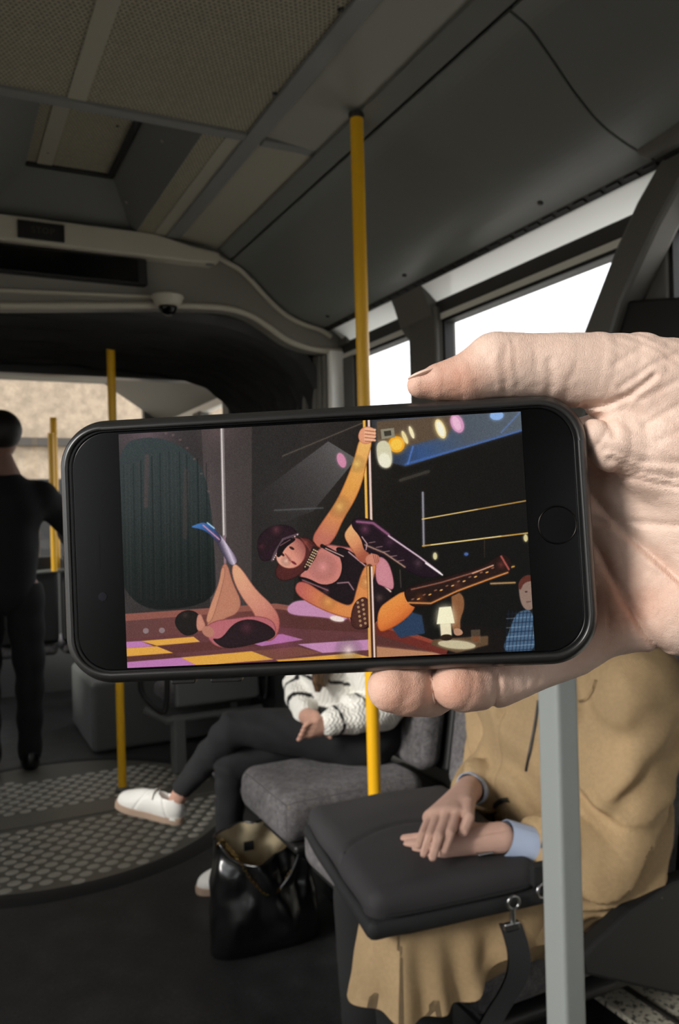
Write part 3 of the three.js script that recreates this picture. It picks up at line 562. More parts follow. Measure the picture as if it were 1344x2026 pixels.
// ---- sneaker: toe direction along +x, sole on y = 0
function sneaker(parent, heel, toe, upHint, name = 'shoe') {
  const L = toe.clone().sub(heel).length(), g = new THREE.Group(); g.name = name; parent.add(g);
  const X = toe.clone().sub(heel).normalize(), Z = X.clone().cross(upHint).normalize(), Y = Z.clone().cross(X);
  g.matrix.makeBasis(X, Y, Z).setPosition(heel); g.matrix.decompose(g.position, g.quaternion, g.scale);
  const s = L / 0.27;
  const upper = (p) => {
    const x = p.x / s, y = p.y / s, z = p.z / s, P = V(x, y, z);
    let d = ellip(P, V(0.205, 0.03, 0.002), [0.068, 0.045, 0.046]);
    d = smin(d, ellip(P, V(0.13, 0.045, 0), [0.085, 0.055, 0.04]), 0.03);
    d = smin(d, ellip(P, V(0.05, 0.05, 0), [0.056, 0.065, 0.036]), 0.03);
    d = Math.max(d, 0.022 - y);
    const mouth = ellip(P, V(0.055, 0.112, 0), [0.05, 0.035, 0.03]);
    d = Math.max(d, -mouth);
    d += 0.0028 * Math.exp(-Math.pow((x - 0.165 + 0.5 * (y - 0.06)) / 0.004, 2)) + 0.0026 * Math.exp(-Math.pow((x - 0.03 - 0.5 * y) / 0.004, 2));
    return d * s;
  };
  mk('upper', skinOf(upper, V(-0.03, 0, -0.07).multiplyScalar(s), V(0.3, 0.15, 0.07).multiplyScalar(s), 0.004), M.shoe, g);
  const so = new THREE.Shape(); for (let i = 0; i <= 48; i++) { const t = i / 48 * Math.PI * 2, cx = Math.cos(t), x = 0.135 + 0.14 * Math.sign(cx) * Math.pow(Math.abs(cx), 0.75), w = 0.036 + 0.012 * smooth(0.1, 0.22, x); const z = w * Math.sign(Math.sin(t)) * Math.pow(Math.abs(Math.sin(t)), 0.75); i ? so.lineTo(x * s, z * s) : so.moveTo(x * s, z * s); }
  mk('sole', new THREE.ExtrudeGeometry(so, { depth: 0.02 * s, bevelEnabled: true, bevelSize: 0.003, bevelThickness: 0.003, bevelSegments: 2 }).rotateX(-Math.PI / 2).translate(0, 0.004, 0), M.sole, g);
  const lace = []; for (let i = 0; i < 4; i++) { const x = 0.115 + i * 0.022, y = 0.101 - i * 0.0105; lace.push(tube([V(x, y - 0.022, 0.034), V(x + 0.004, y - 0.003, 0.018), V(x + 0.006, y + 0.002, 0), V(x + 0.004, y - 0.003, -0.018), V(x, y - 0.022, -0.034)].map((q) => q.multiplyScalar(s)), 0.004 * s, 16, 6)); }
  mk('laces', lace, M.shoe, g);
  return g;
}

// ------------------------------------------------------------------ woman with crossed legs
{
  const P = thing('person', 'seated person in a white striped sweater and black jeans, legs crossed', 'person', [0, 0, 0]);
  const hip = V(1.27, 0.60, -2.48), chest = V(1.24, 0.86, -2.5), neck = V(1.2, 1.06, -2.5), head = V(1.15, 1.2, -2.5), face = V(-0.98, 0, 0.2).normalize();
  const shN = V(1.22, 0.99, -2.34), shF = V(1.22, 0.99, -2.66);
  const elN = at(758, 1395, 2.62), wrN = at(655, 1432, 2.52), elF = at(600, 1330, 2.86), wrF = at(600, 1412, 2.68);
  const hipN = V(1.26, 0.575, -2.40), hipF = V(1.26, 0.575, -2.58);
  const kT = at(462, 1440, 2.72), aT = at(352, 1570, 2.88), kB = at(458, 1520, 2.74), aB = at(452, 1712, 2.80);
  // top leg (crossed over), lower leg
  const legT = [[hipN, 0.098], [hipN.clone().lerp(kT, 0.55), 0.078], [kT, 0.058], [kT.clone().lerp(aT, 0.35), 0.053], [aT.clone().lerp(kT, 0.1), 0.037]];
  const legB = [[hipF, 0.095], [hipF.clone().lerp(kB, 0.55), 0.072], [kB, 0.055], [kB.clone().lerp(aB, 0.35), 0.052], [aB, 0.038]];
  const arms = [[[shN, 0.055], [elN, 0.045], [wrN, 0.03]], [[shF, 0.055], [elF, 0.045], [wrF, 0.03]]];
  const torso = [[hip, 0.115], [chest, 0.12], [neck.clone().setY(0.98), 0.07], [neck, 0.05], [head, 0.05]];
  const bodyF = (p) => { let d = schain(p, torso.map(([q, r]) => [q, r * 0.85]), 0.08); d = Math.min(d, chain(p, legT.map(([q, r]) => [q, r * 0.85]))); d = Math.min(d, chain(p, legB.map(([q, r]) => [q, r * 0.85]))); for (const a of arms) d = smin(d, chain(p, a.map(([q, r]) => [q, r * 0.7])), 0.03);
    d = Math.min(d, capsule(p, aT.clone().lerp(kT, 0.12), aT.clone().add(V(-0.02, -0.05, 0)), 0.031, 0.03)); return Math.min(d, capsule(p, aB, aB.clone().setY(0.08), 0.03, 0.03)); };
  const tone = skinTone(205, 158, 138);
  const all = boundsOf([...legT, ...legB, ...torso, ...arms.flat(), [V(aB.x, 0.06, aB.z), 0.03], [aT.clone().add(V(-0.02, -0.06, 0)), 0.03]], 0.03);
  const hc = head, hf = headField(hc, face);
  const hd = skinOf(hf, hc.clone().addScalar(-0.15), hc.clone().addScalar(0.15), 0.003, hf.tint(tone));
  // hands in the lap
  const mkHand = (w, k, spread, down, th) => { const dir = k.clone().sub(w).normalize(), fs = []; for (let i = 0; i < 4; i++) { const b = k.clone().addScaledVector(spread, (i - 1.5) * 0.018), m = b.clone().addScaledVector(dir, 0.03).addScaledVector(down, 0.008), e = m.clone().addScaledVector(dir, 0.018).addScaledVector(down, 0.02); fs.push([[b, 0.0095], [m, 0.0085], [e, 0.007]]); } const t0 = w.clone().lerp(k, 0.45).addScaledVector(spread, -0.028); return handField(w, k, fs, [[t0, 0.012], [t0.clone().addScaledVector(dir, 0.035).addScaledVector(spread, -0.012), 0.009], [t0.clone().addScaledVector(dir, 0.055).addScaledVector(spread, 0.0), 0.0075]]); };
  const hN = mkHand(wrN, at(622, 1437, 2.5), V(0.1, 0.6, 0.4).normalize(), V(0.3, -0.6, -0.2)), hF = mkHand(wrF, at(628, 1428, 2.58), V(0, 0.6, -0.5).normalize(), V(0.5, -0.5, 0));
  const both = (p) => Math.min(hN(p), hF(p)), cH = wrN.clone().lerp(wrF, 0.5);
  const hands = skinOf(both, cH.clone().addScalar(-0.16), cH.clone().addScalar(0.16), 0.0035, tone);
  mk('body', joined([skinOf(bodyF, all.min, all.max, 0.014, tone), hd, hands]), M.skin, P);
  // jeans
  const jF = (p) => {
    const w = 0.004 * Math.sin(p.y * 70 + p.x * 40 + 3 * N3(p.x * 8, p.y * 8, p.z * 8)) * smooth(0.35, 0.1, Math.min(p.distanceTo(kT), p.distanceTo(hip))) + 0.004 * N3(p.x * 14, p.y * 14, p.z * 14);
    return Math.min(smin(chain(p, legT), ellip(p, hip, [0.14, 0.12, 0.19]), 0.07), smin(chain(p, legB), ellip(p, hip, [0.14, 0.12, 0.19]), 0.07)) + w;
  };
  const jb = boundsOf([...legT, ...legB, [hip, 0.18]], 0.03);
  mk('jeans', skinOf(jF, jb.min, jb.max, 0.007), M.denim, P);
  // sweater: loose body, wide sleeves, dark stripes knitted in
  const sArms = [[[shN, 0.078], [shN.clone().lerp(elN, 0.5), 0.085], [elN, 0.075], [elN.clone().lerp(wrN, 0.55), 0.066], [wrN, 0.04]], [[shF, 0.078], [elF, 0.07], [elF.clone().lerp(wrF, 0.6), 0.06], [wrF, 0.042]]];
  const sTorso = [[hip.clone().add(V(0.0, 0.03, 0)), 0.15], [chest, 0.145], [V(1.21, 0.98, -2.5), 0.1], [neck, 0.06]];
  const sF = (p) => { let d = smin(schain(p, sTorso, 0.1), ellip(p, V(1.23, 0.93, -2.5), [0.11, 0.1, 0.21]), 0.08); for (const a of sArms) d = smin(d, chain(p, a), 0.025); d = Math.max(d, 0.585 - 0.12 * (1.3 - p.x) - p.y); return d + 0.006 * Math.sin(p.y * 60 + p.x * 30 + 4 * N3(p.x * 7, p.y * 7, p.z * 7)) + 0.006 * N3(p.x * 18, p.y * 18, p.z * 18); };
  const white = [1, 1, 1], ink = lin(24, 24, 26);
  const armN = elN.clone().sub(shN), along = (p, a, b) => p.clone().sub(a).dot(b.clone().sub(a)) / b.clone().sub(a).lengthSq();
  const sCol = (p) => {
    const dN = chain(p, sArms[0]), dF = chain(p, sArms[1]), dT = schain(p, sTorso, 0.1); let s = 0;
    if (dN <= Math.min(dT, dF) + 0.004) { const t = along(p, shN, elN), u = along(p, elN, wrN); for (const k of [0.25, 0.62, 0.98]) if (Math.abs(t - k) < 0.02 && u < 0.2) s = 1; for (const k of [0.46, 0.9]) if (Math.abs(u - k) < 0.026 && u > 0.15) s = 1; }
    else if (dF < dT) { const u = along(p, elF, wrF); for (const k of [0.1, 0.45, 0.8]) if (Math.abs(u - k) < 0.035) s = 1; }
    else for (const k of [0.66, 0.76, 0.86, 0.96]) if (Math.abs(p.y + 0.15 * (p.x - 1.25) - k) < 0.006) s = 1;
    return s ? ink : white;
  };
  const sb = boundsOf([...sTorso, ...sArms.flat()], 0.04);
  mk('sweater', skinOf(sF, sb.min, sb.max, 0.006, sCol), M.knit, P);
  // long hair falling over the shoulder
  const hairF = (p) => { let d = ellip(p, hc.clone().add(V(0.022, 0.03, 0)), [0.108, 0.112, 0.104]); d = Math.max(d, -ellip(p, hc.clone().addScaledVector(face, 0.075).add(V(0, -0.03, 0)), [0.06, 0.085, 0.068]));
    const lock = [[hc.clone().add(V(-0.02, -0.02, 0.09)), 0.035], [at(655, 1200, 2.62), 0.05], [at(640, 1290, 2.6), 0.04], [at(634, 1345, 2.6), 0.026], [at(628, 1368, 2.6), 0.006]];
    d = smin(d, chain(p, lock), 0.04); d = smin(d, capsule(p, hc.clone().add(V(0.06, 0, 0)), V(1.3, 0.98, -2.5), 0.08, 0.06), 0.05); return d + 0.004 * Math.sin(p.z * 260 + p.x * 200 + 3 * N3(p.x * 9, p.y * 3, p.z * 9)); };
  mk('hair', skinOf(hairF, V(0.95, 0.55, -2.75), V(1.45, 1.36, -2.2), 0.006), M.hair, P);
  // shoes
  const toeT = at(234, 1594, 2.93), heelT = at(358, 1630, 2.86);
  sneaker(P, heelT, toeT, V(0.1, 1, 0.15));
  const toeB = onY(392, 1768, 0.0), heelB = V(toeB.x + 0.262, 0.0, toeB.z + 0.03);
  sneaker(P, heelB, toeB, V(0, 1, 0));
  mk('sock', [new THREE.CylinderGeometry(0.04, 0.037, 0.04, 20).rotateZ(-0.25).translate(aT.x - 0.012, aT.y - 0.065, aT.z)], M.shoe, P);
}

// ------------------------------------------------------------------ briefcase on the man's lap
const BAG = { c: V(0.815, 0.668, -1.36), rot: new THREE.Euler(0.045, -0.15, 0.03) };
{
  const b = thing('briefcase', 'black nylon laptop bag lying on the lap of the man in the tan coat', 'bag', BAG.c.toArray()); b.rotation.copy(BAG.rot);
  const fold = (p) => 0.004 * N3(p.x * 9, p.y * 9, p.z * 9);
  const lid = (p) => { const f = fold(p), pil = 0.012 * smooth(0.2, 0.05, Math.hypot(p.x, p.z * 0.8)); let d = rbox(p, V(0, 0.006, 0), [0.165, 0.034, 0.205], 0.03) + f - pil;
    const seam = Math.abs(Math.hypot(p.x + 0.02, (p.z - 0.28) * 0.9) - 0.26); if (p.y > 0.015) d += 0.005 * Math.exp(-Math.pow(seam / 0.006, 2)); return d; };
  mk('body', skinOf(lid, V(-0.2, -0.06, -0.24), V(0.2, 0.08, 0.24), 0.006), M.nylon, b);
  const low = (p) => rbox(p, V(0, -0.022, 0), [0.172, 0.018, 0.213], 0.016) + fold(p) * 0.7;
  mk('gusset', skinOf(low, V(-0.2, -0.06, -0.25), V(0.2, 0.02, 0.25), 0.006), M.nylonDark, b);
  const loop = (y, hx, hz) => { const pts = []; for (let i = 0; i < 40; i++) { const t = i / 40 * Math.PI * 2, c = Math.cos(t), s = Math.sin(t); pts.push(V(hx * Math.sign(c) * Math.pow(Math.abs(c), 0.28), y, hz * Math.sign(s) * Math.pow(Math.abs(s), 0.28))); } return tube(pts, 0.0035, 160, 6, true); };
  mk('piping', loop(0.0, 0.168, 0.209), M.nylonDark, b); mk('piping', loop(0.031, 0.15, 0.19), M.nylonDark, b);
  mk('zip_pull', box(0.055, 0.085, 0.05, 0.054, 0.155, 0.168, 0.002), M.steel, b);
  mk('ring', new THREE.TorusGeometry(0.012, 0.003, 8, 24).rotateY(0.3).translate(0.15, -0.005, 0.218), M.steel, b);
  mk('ring_tab', box(0.135, 0.17, 0.0, 0.04, 0.2, 0.216, 0.004), M.nylonDark, b);
  const strap = grid(8, 40, (u, v) => { const a = V(0.085, -0.05, 0.222), c = V(0.045, -0.24, 0.235); const p = a.clone().lerp(c, v); p.x += 0.02 * Math.sin(v * 4); p.z += (u - 0.5) * 0.012 + 0.012 * Math.sin(v * 5); p.x += (u - 0.5) * 0.036; return p; });
  const strap2 = strap.clone().translate(0, 0, -0.004); strap2.index.array.reverse();
  const st = mk('strap', [strap, strap2], M.nylonDark, b);
  mk('buckle', [new THREE.TorusGeometry(0.011, 0.003, 8, 20).translate(0.09, -0.012, 0.224), new THREE.CylinderGeometry(0.005, 0.005, 0.03, 12).translate(0.088, -0.036, 0.224), new RoundedBoxGeometry(0.03, 0.014, 0.01, 2, 0.003).translate(0.085, -0.052, 0.224)], M.steel, st);
}

// ------------------------------------------------------------------ man in the tan coat
{
  const P = thing('person', 'seated man in a tan raincoat with both hands resting on a black bag', 'person', [0, 0, 0]);
  const zc = -1.37, hip = V(1.2, 0.57, zc), chest = V(1.23, 0.82, zc), neck = V(1.2, 1.06, zc + 0.01), head = V(1.17, 1.18, zc), face = V(-0.95, -0.0, 0.3).normalize();
  const shL = V(1.22, 0.965, zc + 0.19), shR = V(1.22, 0.965, zc - 0.19);
  const elL = at(1205, 1715, 1.56), elR = at(985, 1545, 1.88);
  const wrL = onY(992, 1657, 0.73), wrR = onY(928, 1562, 0.752);
  const kL = V(0.755, 0.53, zc + 0.09), kR = V(0.785, 0.53, zc - 0.13), aL = V(0.77, 0.1, zc + 0.08), aR = V(0.8, 0.1, zc - 0.15), hL = V(1.18, 0.56, zc + 0.1), hR = V(1.18, 0.56, zc - 0.1);
  const legs = [[[hL, 0.085], [kL, 0.062], [kL.clone().lerp(aL, 0.4), 0.058], [aL, 0.045]], [[hR, 0.085], [kR, 0.062], [kR.clone().lerp(aR, 0.4), 0.058], [aR, 0.045]]];
  const arms = [[[shL, 0.06], [elL, 0.048], [wrL, 0.03]], [[shR, 0.06], [elR, 0.048], [wrR, 0.03]]];
  const torso = [[hip, 0.12], [chest, 0.13], [V(1.21, 0.98, zc), 0.08], [neck, 0.055], [head, 0.055]];
  const tone = skinTone(214, 172, 154);
  const bodyF = (p) => { let d = schain(p, torso.map(([q, r]) => [q, r * 0.9]), 0.08); for (const l of legs) d = smin(d, chain(p, l.map(([q, r]) => [q, r * 0.85])), 0.03); for (const a of arms) d = smin(d, chain(p, a.map(([q, r]) => [q, r * 0.8])), 0.03); return d; };
  const bb = boundsOf([...torso, ...legs.flat(), ...arms.flat()], 0.03);
  const hfield = headField(head, face), hd = skinOf(hfield, head.clone().addScalar(-0.15), head.clone().addScalar(0.15), 0.003, hfield.tint(tone));
  // left hand flat on the bag, right hand laid across it
  const f = (pts, r0, r1) => pts.map((q, i) => [q, r0 + (r1 - r0) * i / (pts.length - 1)]);
  const O = onY, lF = [
    f([O(868, 1658, 0.728), O(835, 1656, 0.726), O(800, 1659, 0.716)], 0.0095, 0.0075),
    f([O(868, 1667, 0.724), O(836, 1668, 0.722), O(806, 1670, 0.714)], 0.0095, 0.0075),
    f([O(872, 1675, 0.72), O(845, 1677, 0.718), O(822, 1681, 0.711)], 0.009, 0.007),
    f([O(880, 1682, 0.718), O(860, 1686, 0.715), O(845, 1690, 0.711)], 0.008, 0.0065)];
  const lT = f([O(930, 1640, 0.735), O(895, 1640, 0.738), O(870, 1648, 0.733)], 0.013, 0.008);
  const hLf = handField(wrL, null, lF, lT);
  const rF = [
    f([O(905, 1612, 0.768), O(890, 1650, 0.764), O(879, 1683, 0.74)], 0.0098, 0.0072),
    f([O(886, 1610, 0.77), O(868, 1655, 0.764), O(856, 1696, 0.733)], 0.0098, 0.0074),
    f([O(867, 1613, 0.766), O(850, 1655, 0.76), O(839, 1689, 0.735)], 0.0094, 0.007),
    f([O(850, 1618, 0.76), O(836, 1650, 0.754), O(829, 1673, 0.738)], 0.0085, 0.0066)];
  const rT = f([O(926, 1592, 0.77), O(928, 1618, 0.774), O(917, 1646, 0.758)], 0.0125, 0.0085);
  const hRf = handField(wrR, null, rF, rT);
  const pc = onY(890, 1640, 0.74);
  const hands = skinOf((p) => Math.min(hLf(p), hRf(p)), pc.clone().add(V(-0.17, -0.06, -0.22)), pc.clone().add(V(0.2, 0.1, 0.14)), 0.003, tone);
  mk('body', joined([skinOf(bodyF, bb.min, bb.max, 0.014, tone), hd, hands]), M.skin, P);
  const hairF = (p) => Math.max(ellip(p, head.clone().add(V(0.015, 0.035, 0)), [0.102, 0.1, 0.1]), -ellip(p, head.clone().addScaledVector(face, 0.09).add(V(0, -0.03, 0)), [0.07, 0.1, 0.1])) + 0.002 * Math.sin(p.x * 300 + p.z * 200);
  mk('hair', skinOf(hairF, head.clone().addScalar(-0.16), head.clone().addScalar(0.16), 0.005), M.hairGrey, P);
  // trousers and shoes
  const tF = (p) => { let d = 1e9; for (const l of legs) d = Math.min(d, chain(p, l.map(([q, r]) => [q, r + 0.012]))); return Math.max(d, 0.06 - p.y) + 0.004 * Math.sin(p.y * 50 + p.z * 30) * N3(p.x * 6, p.y * 6, p.z * 6); };
  const tb = boundsOf(legs.flat(), 0.04);
  mk('trousers', skinOf(tF, tb.min, tb.max, 0.009), M.trouser, P);
  for (const a of [aL, aR]) mk('shoe', skinOf((p) => Math.max(smin(ellip(p, V(a.x - 0.1, 0.035, a.z), [0.12, 0.05, 0.047]), ellip(p, V(a.x, 0.06, a.z), [0.06, 0.07, 0.042]), 0.03), 0.003 - p.y), V(a.x - 0.25, -0.01, a.z - 0.08), V(a.x + 0.1, 0.15, a.z + 0.08), 0.006), M.black, P);
  // shirt cuffs
  const cuff = (w, e, r, a, b) => { const d = e.clone().sub(w).normalize(), A = w.clone().addScaledVector(d, a), B = w.clone().addScaledVector(d, b); const g = new THREE.LatheGeometry([[r - 0.002, 0], [r, 0], [r + 0.001, b - a], [r - 0.002, b - a]].map(([x, y]) => new THREE.Vector2(x, y)), 32); g.scale(1, 1, 0.85); g.applyQuaternion(new THREE.Quaternion().setFromUnitVectors(V(0, 1, 0), d)).translate(A.x, A.y, A.z); mk('shirt_cuff', g, M.cuff, P); };
  cuff(wrL, elL, 0.034, 0.006, 0.14); cuff(wrR, elR, 0.034, 0.012, 0.1);
  // raincoat: loose body, sleeves with folds, collar, skirt over the thighs
  const eL = wrL.clone().lerp(elL, 0.42), eR = wrR.clone().lerp(elR, 0.32);
  const sl = [[[shL, 0.1], [shL.clone().lerp(elL, 0.5), 0.094], [elL, 0.08], [eL.clone().lerp(elL, 0.4), 0.072], [eL, 0.058]], [[shR, 0.095], [shR.clone().lerp(elR, 0.5), 0.088], [elR, 0.072], [eR, 0.052]]];
  const ct = [[V(1.19, 0.6, zc), 0.165], [V(1.22, 0.8, zc), 0.165], [V(1.22, 0.95, zc), 0.125], [V(1.21, 1.04, zc), 0.075]];
  const col = [[V(1.16, 1.03, zc + 0.085), 0.016], [V(1.11, 1.0, zc + 0.06), 0.016], [V(1.075, 0.955, zc + 0.045), 0.012]], col2 = col.map(([q, r]) => [V(q.x, q.y, 2 * zc - q.z), r]);
  const hemY = (x) => 0.485 + 0.05 * smooth(0.82, 0.92, x);
  const kLs = kL.clone().add(V(0.02, 0, 0)), kRs = hR.clone().lerp(kR, 0.7);
  const coatF = (p) => {
    const n1 = N3(p.x * 7, p.y * 5, p.z * 7);
    let d = schain(p, ct, 0.12);
    d = smin(d, ellip(p, V(1.22, 0.94, zc), [0.12, 0.1, 0.25]), 0.09);
    d += 0.008 * Math.sin((p.y * 1.0 + p.x * 0.8 + p.z * 0.3) * 42 + 4 * n1);
    let s = 1e9; for (const a of sl) s = Math.min(s, chain(p, a));
    const eb = smooth(0.26, 0.08, p.distanceTo(elL)), ph = (p.y * 0.9 - p.x * 0.55 + p.z * 0.75) * 46 + 3 * N3(p.x * 9, p.y * 9, p.z * 9); s -= eb * 0.02 * Math.pow(0.5 + 0.5 * Math.cos(ph * 2), 1.5);
    s += 0.009 * Math.sin((p.y * 0.8 - p.x + p.z * 0.7) * 62 + 5 * N3(p.x * 6, p.y * 6, p.z * 6)) * smooth(1.0, 0.86, p.y) + 0.006 * N3(p.x * 20, p.y * 20, p.z * 20);
    d = smin(d, s, 0.014);
    let c = Math.min(chain(p, col), chain(p, col2)); d = smin(d, c, 0.012);
    // front placket and pocket welt
    d += 0.006 * Math.exp(-Math.pow((p.z - zc - 0.0) / 0.006, 2)) * (p.x < 1.2 ? 1 : 0);
    // skirt over both thighs
    let k = 1e9; legs.forEach((l, i) => { k = smin(k, capsule(p, l[0][0], i ? kRs : kLs, 0.108, 0.086), 0.09); });
    d = smin(d, k + 0.006 * Math.sin(p.x * 34 + 4 * n1), 0.05);
    return d;
  };
  mk('coat', skinOf(coatF, V(0.58, 0.38, zc - 0.44), V(1.46, 1.18, zc + 0.44), 0.0065), M.coat, P);
  // skirt of the coat hanging round the near knee, pleated and flaring to its hem
  const plan = new THREE.CatmullRomCurve3([V(1.22, 0, zc + 0.19), V(1.05, 0, zc + 0.198), V(0.88, 0, zc + 0.2), V(0.76, 0, zc + 0.2), V(0.68, 0, zc + 0.19), V(0.648, 0, zc + 0.145), V(0.64, 0, zc + 0.075)], false, 'centripetal');
  const skirt = (off) => grid(90, 16, (u, v) => { const p = plan.getPointAt(u), t = plan.getTangentAt(u), n = V(-t.z, 0, t.x).normalize(); if (n.dot(V(p.x - 0.95, 0, p.z - zc)) < 0) n.negate(); const hem = 0.53 - 0.055 * smooth(0.5, 0.66, u) + 0.004 * Math.sin(u * 30); const y = 0.605 + (hem - 0.605) * v; p.addScaledVector(n, off - 0.022 + 0.03 * v + v * (0.011 * Math.sin(u * 46 + 2 * Math.sin(u * 9)) + 0.006 * N3(u * 14, v * 3, 2))); p.y = y; return p; });
  const sk2 = skirt(-0.004); sk2.index.array.reverse(); sk2.computeVertexNormals();
  mk('coat_skirt', [skirt(0), sk2], M.coat, P);
  // details laid on the cloth: follow the sight line to the coat's surface
  const onCoat = (px, py) => { const r = sight(px, py).normalize(), q = EYE.clone(); for (let i = 0, t = 1.0; i < 400 && t < 2.6; i++) { q.copy(EYE).addScaledVector(r, t); const d = coatF(q); if (d < 0.001) break; t += Math.max(0.0015, d * 0.5); } return q; };
  const seam = (name, pts, r, m = M.frameDark) => mk(name, tube(pts.map(([a, b]) => onCoat(a, b)), r, 40, 8), m, P);
  seam('zip', [[1066, 1385], [1062, 1415], [1056, 1450], [1048, 1490], [1041, 1525]], 0.0032);
  seam('pocket_welt', [[1008, 1582], [992, 1584], [980, 1594], [975, 1612], [978, 1632]], 0.005);
  seam('collar_edge', [[1180, 1345], [1172, 1368], [1160, 1384], [1146, 1388]], 0.003, M.coat); seam('sleeve_tab', [[1076, 1636], [1078, 1655], [1074, 1678]], 0.004);
  for (const y of [0.74, 0.86]) mk('button', new THREE.CylinderGeometry(0.011, 0.011, 0.005, 20).rotateZ(Math.PI / 2).translate(1.045, y, zc + 0.03), M.frameDark, P);
}

// ------------------------------------------------------------------ handbag on the floor
{
  const A = onY(418, 1890, 0), B = onY(628, 1838, 0), w = A.distanceTo(B), mid = A.clone().lerp(B, 0.5), ax = B.clone().sub(A).normalize();
  const h = thing('handbag', 'open black patent handbag with a tan lining standing on the floor', 'handbag', [mid.x, 0.004, mid.z]);
  h.rotation.y = Math.atan2(-ax.z, ax.x);
  const H = 0.335;
  const ringAt = (a, t, inset) => { // t height 0..1, a angle; local x along the bag, z to the viewer
    const c = Math.cos(a), s = Math.sin(a), hw = (w / 2) * (1 - 0.22 * t + 0.05 * Math.sin(t * 3)) - inset, hd = 0.075 * (1 - 0.25 * t) + 0.02 * Math.sin(t * 3.1) - inset;
    const dip = s > 0 ? 0.055 * Math.pow(s, 2) * smooth(0.5, 1, t) * (1 - 0.5 * c) : -0.02 * smooth(0.6, 1, t) * -s;
    let x = hw * Math.sign(c) * Math.pow(Math.abs(c), 0.6), z = hd * Math.sign(s) * Math.pow(Math.abs(s), 0.7), y = H * t - dip;
    const wob = smooth(0, 0.25, t);
    z += wob * (0.022 * N3(x * 16, y * 12, 3) + 0.03 * Math.exp(-Math.pow((x - 0.02 + 0.4 * (y - 0.15)) / 0.035, 2)) * (s > 0 ? 1 : 0) - 0.016 * Math.exp(-Math.pow((x - 0.09) / 0.022, 2)) * (s > 0 ? 1 : 0)); x += wob * 0.008 * N3(y * 14, z * 20, 1);
    if (t < 0.08) { z *= 0.9 + t; } 
    return V(x - 0.01 * t, y, z);
  };
  mk('body', [grid(96, 48, (u, v) => ringAt(-u * Math.PI * 2, v, 0)), grid(96, 4, (u, v) => ringAt(-u * Math.PI * 2, 0, 0).multiplyScalar(1 - v * 0.999))], M.patent, h);
  mk('lining', grid(96, 24, (u, v) => { const p = ringAt(u * Math.PI * 2, 0.25 + 0.75 * v, 0.004 + 0.012 * (1 - v)); return p; }), M.lining, h);
  mk('lining_base', grid(48, 4, (u, v) => { const p = ringAt(u * Math.PI * 2, 0.25, 0.016); return p.lerp(V(0, p.y, 0), v); }), M.lining, h);
  const rim = []; for (let i = 0; i < 64; i++) rim.push(ringAt(i / 64 * Math.PI * 2, 1, 0));
  mk('rim', tube(rim, 0.004, 160, 6, true), M.patent, h);
  mk('label_patch', box(-0.012, 0.012, -0.011, 0.011, -0.001, 0.001).scale(1.35, 1.25, 1).rotateX(-0.1).translate(-0.035, 0.288, -0.036), M.dark, h);
  const link = new THREE.TorusGeometry(0.005, 0.0014, 6, 12), chainPts = new THREE.CatmullRomCurve3([V(-0.13, 0.335, 0.0), V(-0.1, 0.3, 0.06), V(-0.06, 0.23, 0.085), V(-0.02, 0.19, 0.098), V(0.02, 0.2, 0.1), V(0.055, 0.24, 0.095)]);
  const links = []; for (let i = 0; i < 42; i++) { const p = chainPts.getPoint(i / 41), t = chainPts.getTangent(i / 41); const g = link.clone().scale(1.3, 1, 1); g.rotateX((i % 2) * Math.PI / 2); g.applyQuaternion(new THREE.Quaternion().setFromUnitVectors(V(1, 0, 0), t)); links.push(g.translate(p.x, p.y, p.z)); }
  mk('chain', links, M.gold, h);
  mk('chain_leather', tube([V(0.02, 0.2, 0.101), V(0.06, 0.24, 0.096), V(0.105, 0.3, 0.06), V(0.125, 0.315, 0.0)], 0.006, 30, 8), M.patent, h);
  for (const x of [-0.135, 0.118]) mk('ring', new THREE.TorusGeometry(0.014, 0.003, 8, 24).rotateX(0.4).translate(x, 0.325, 0.01), M.gold, h);
}

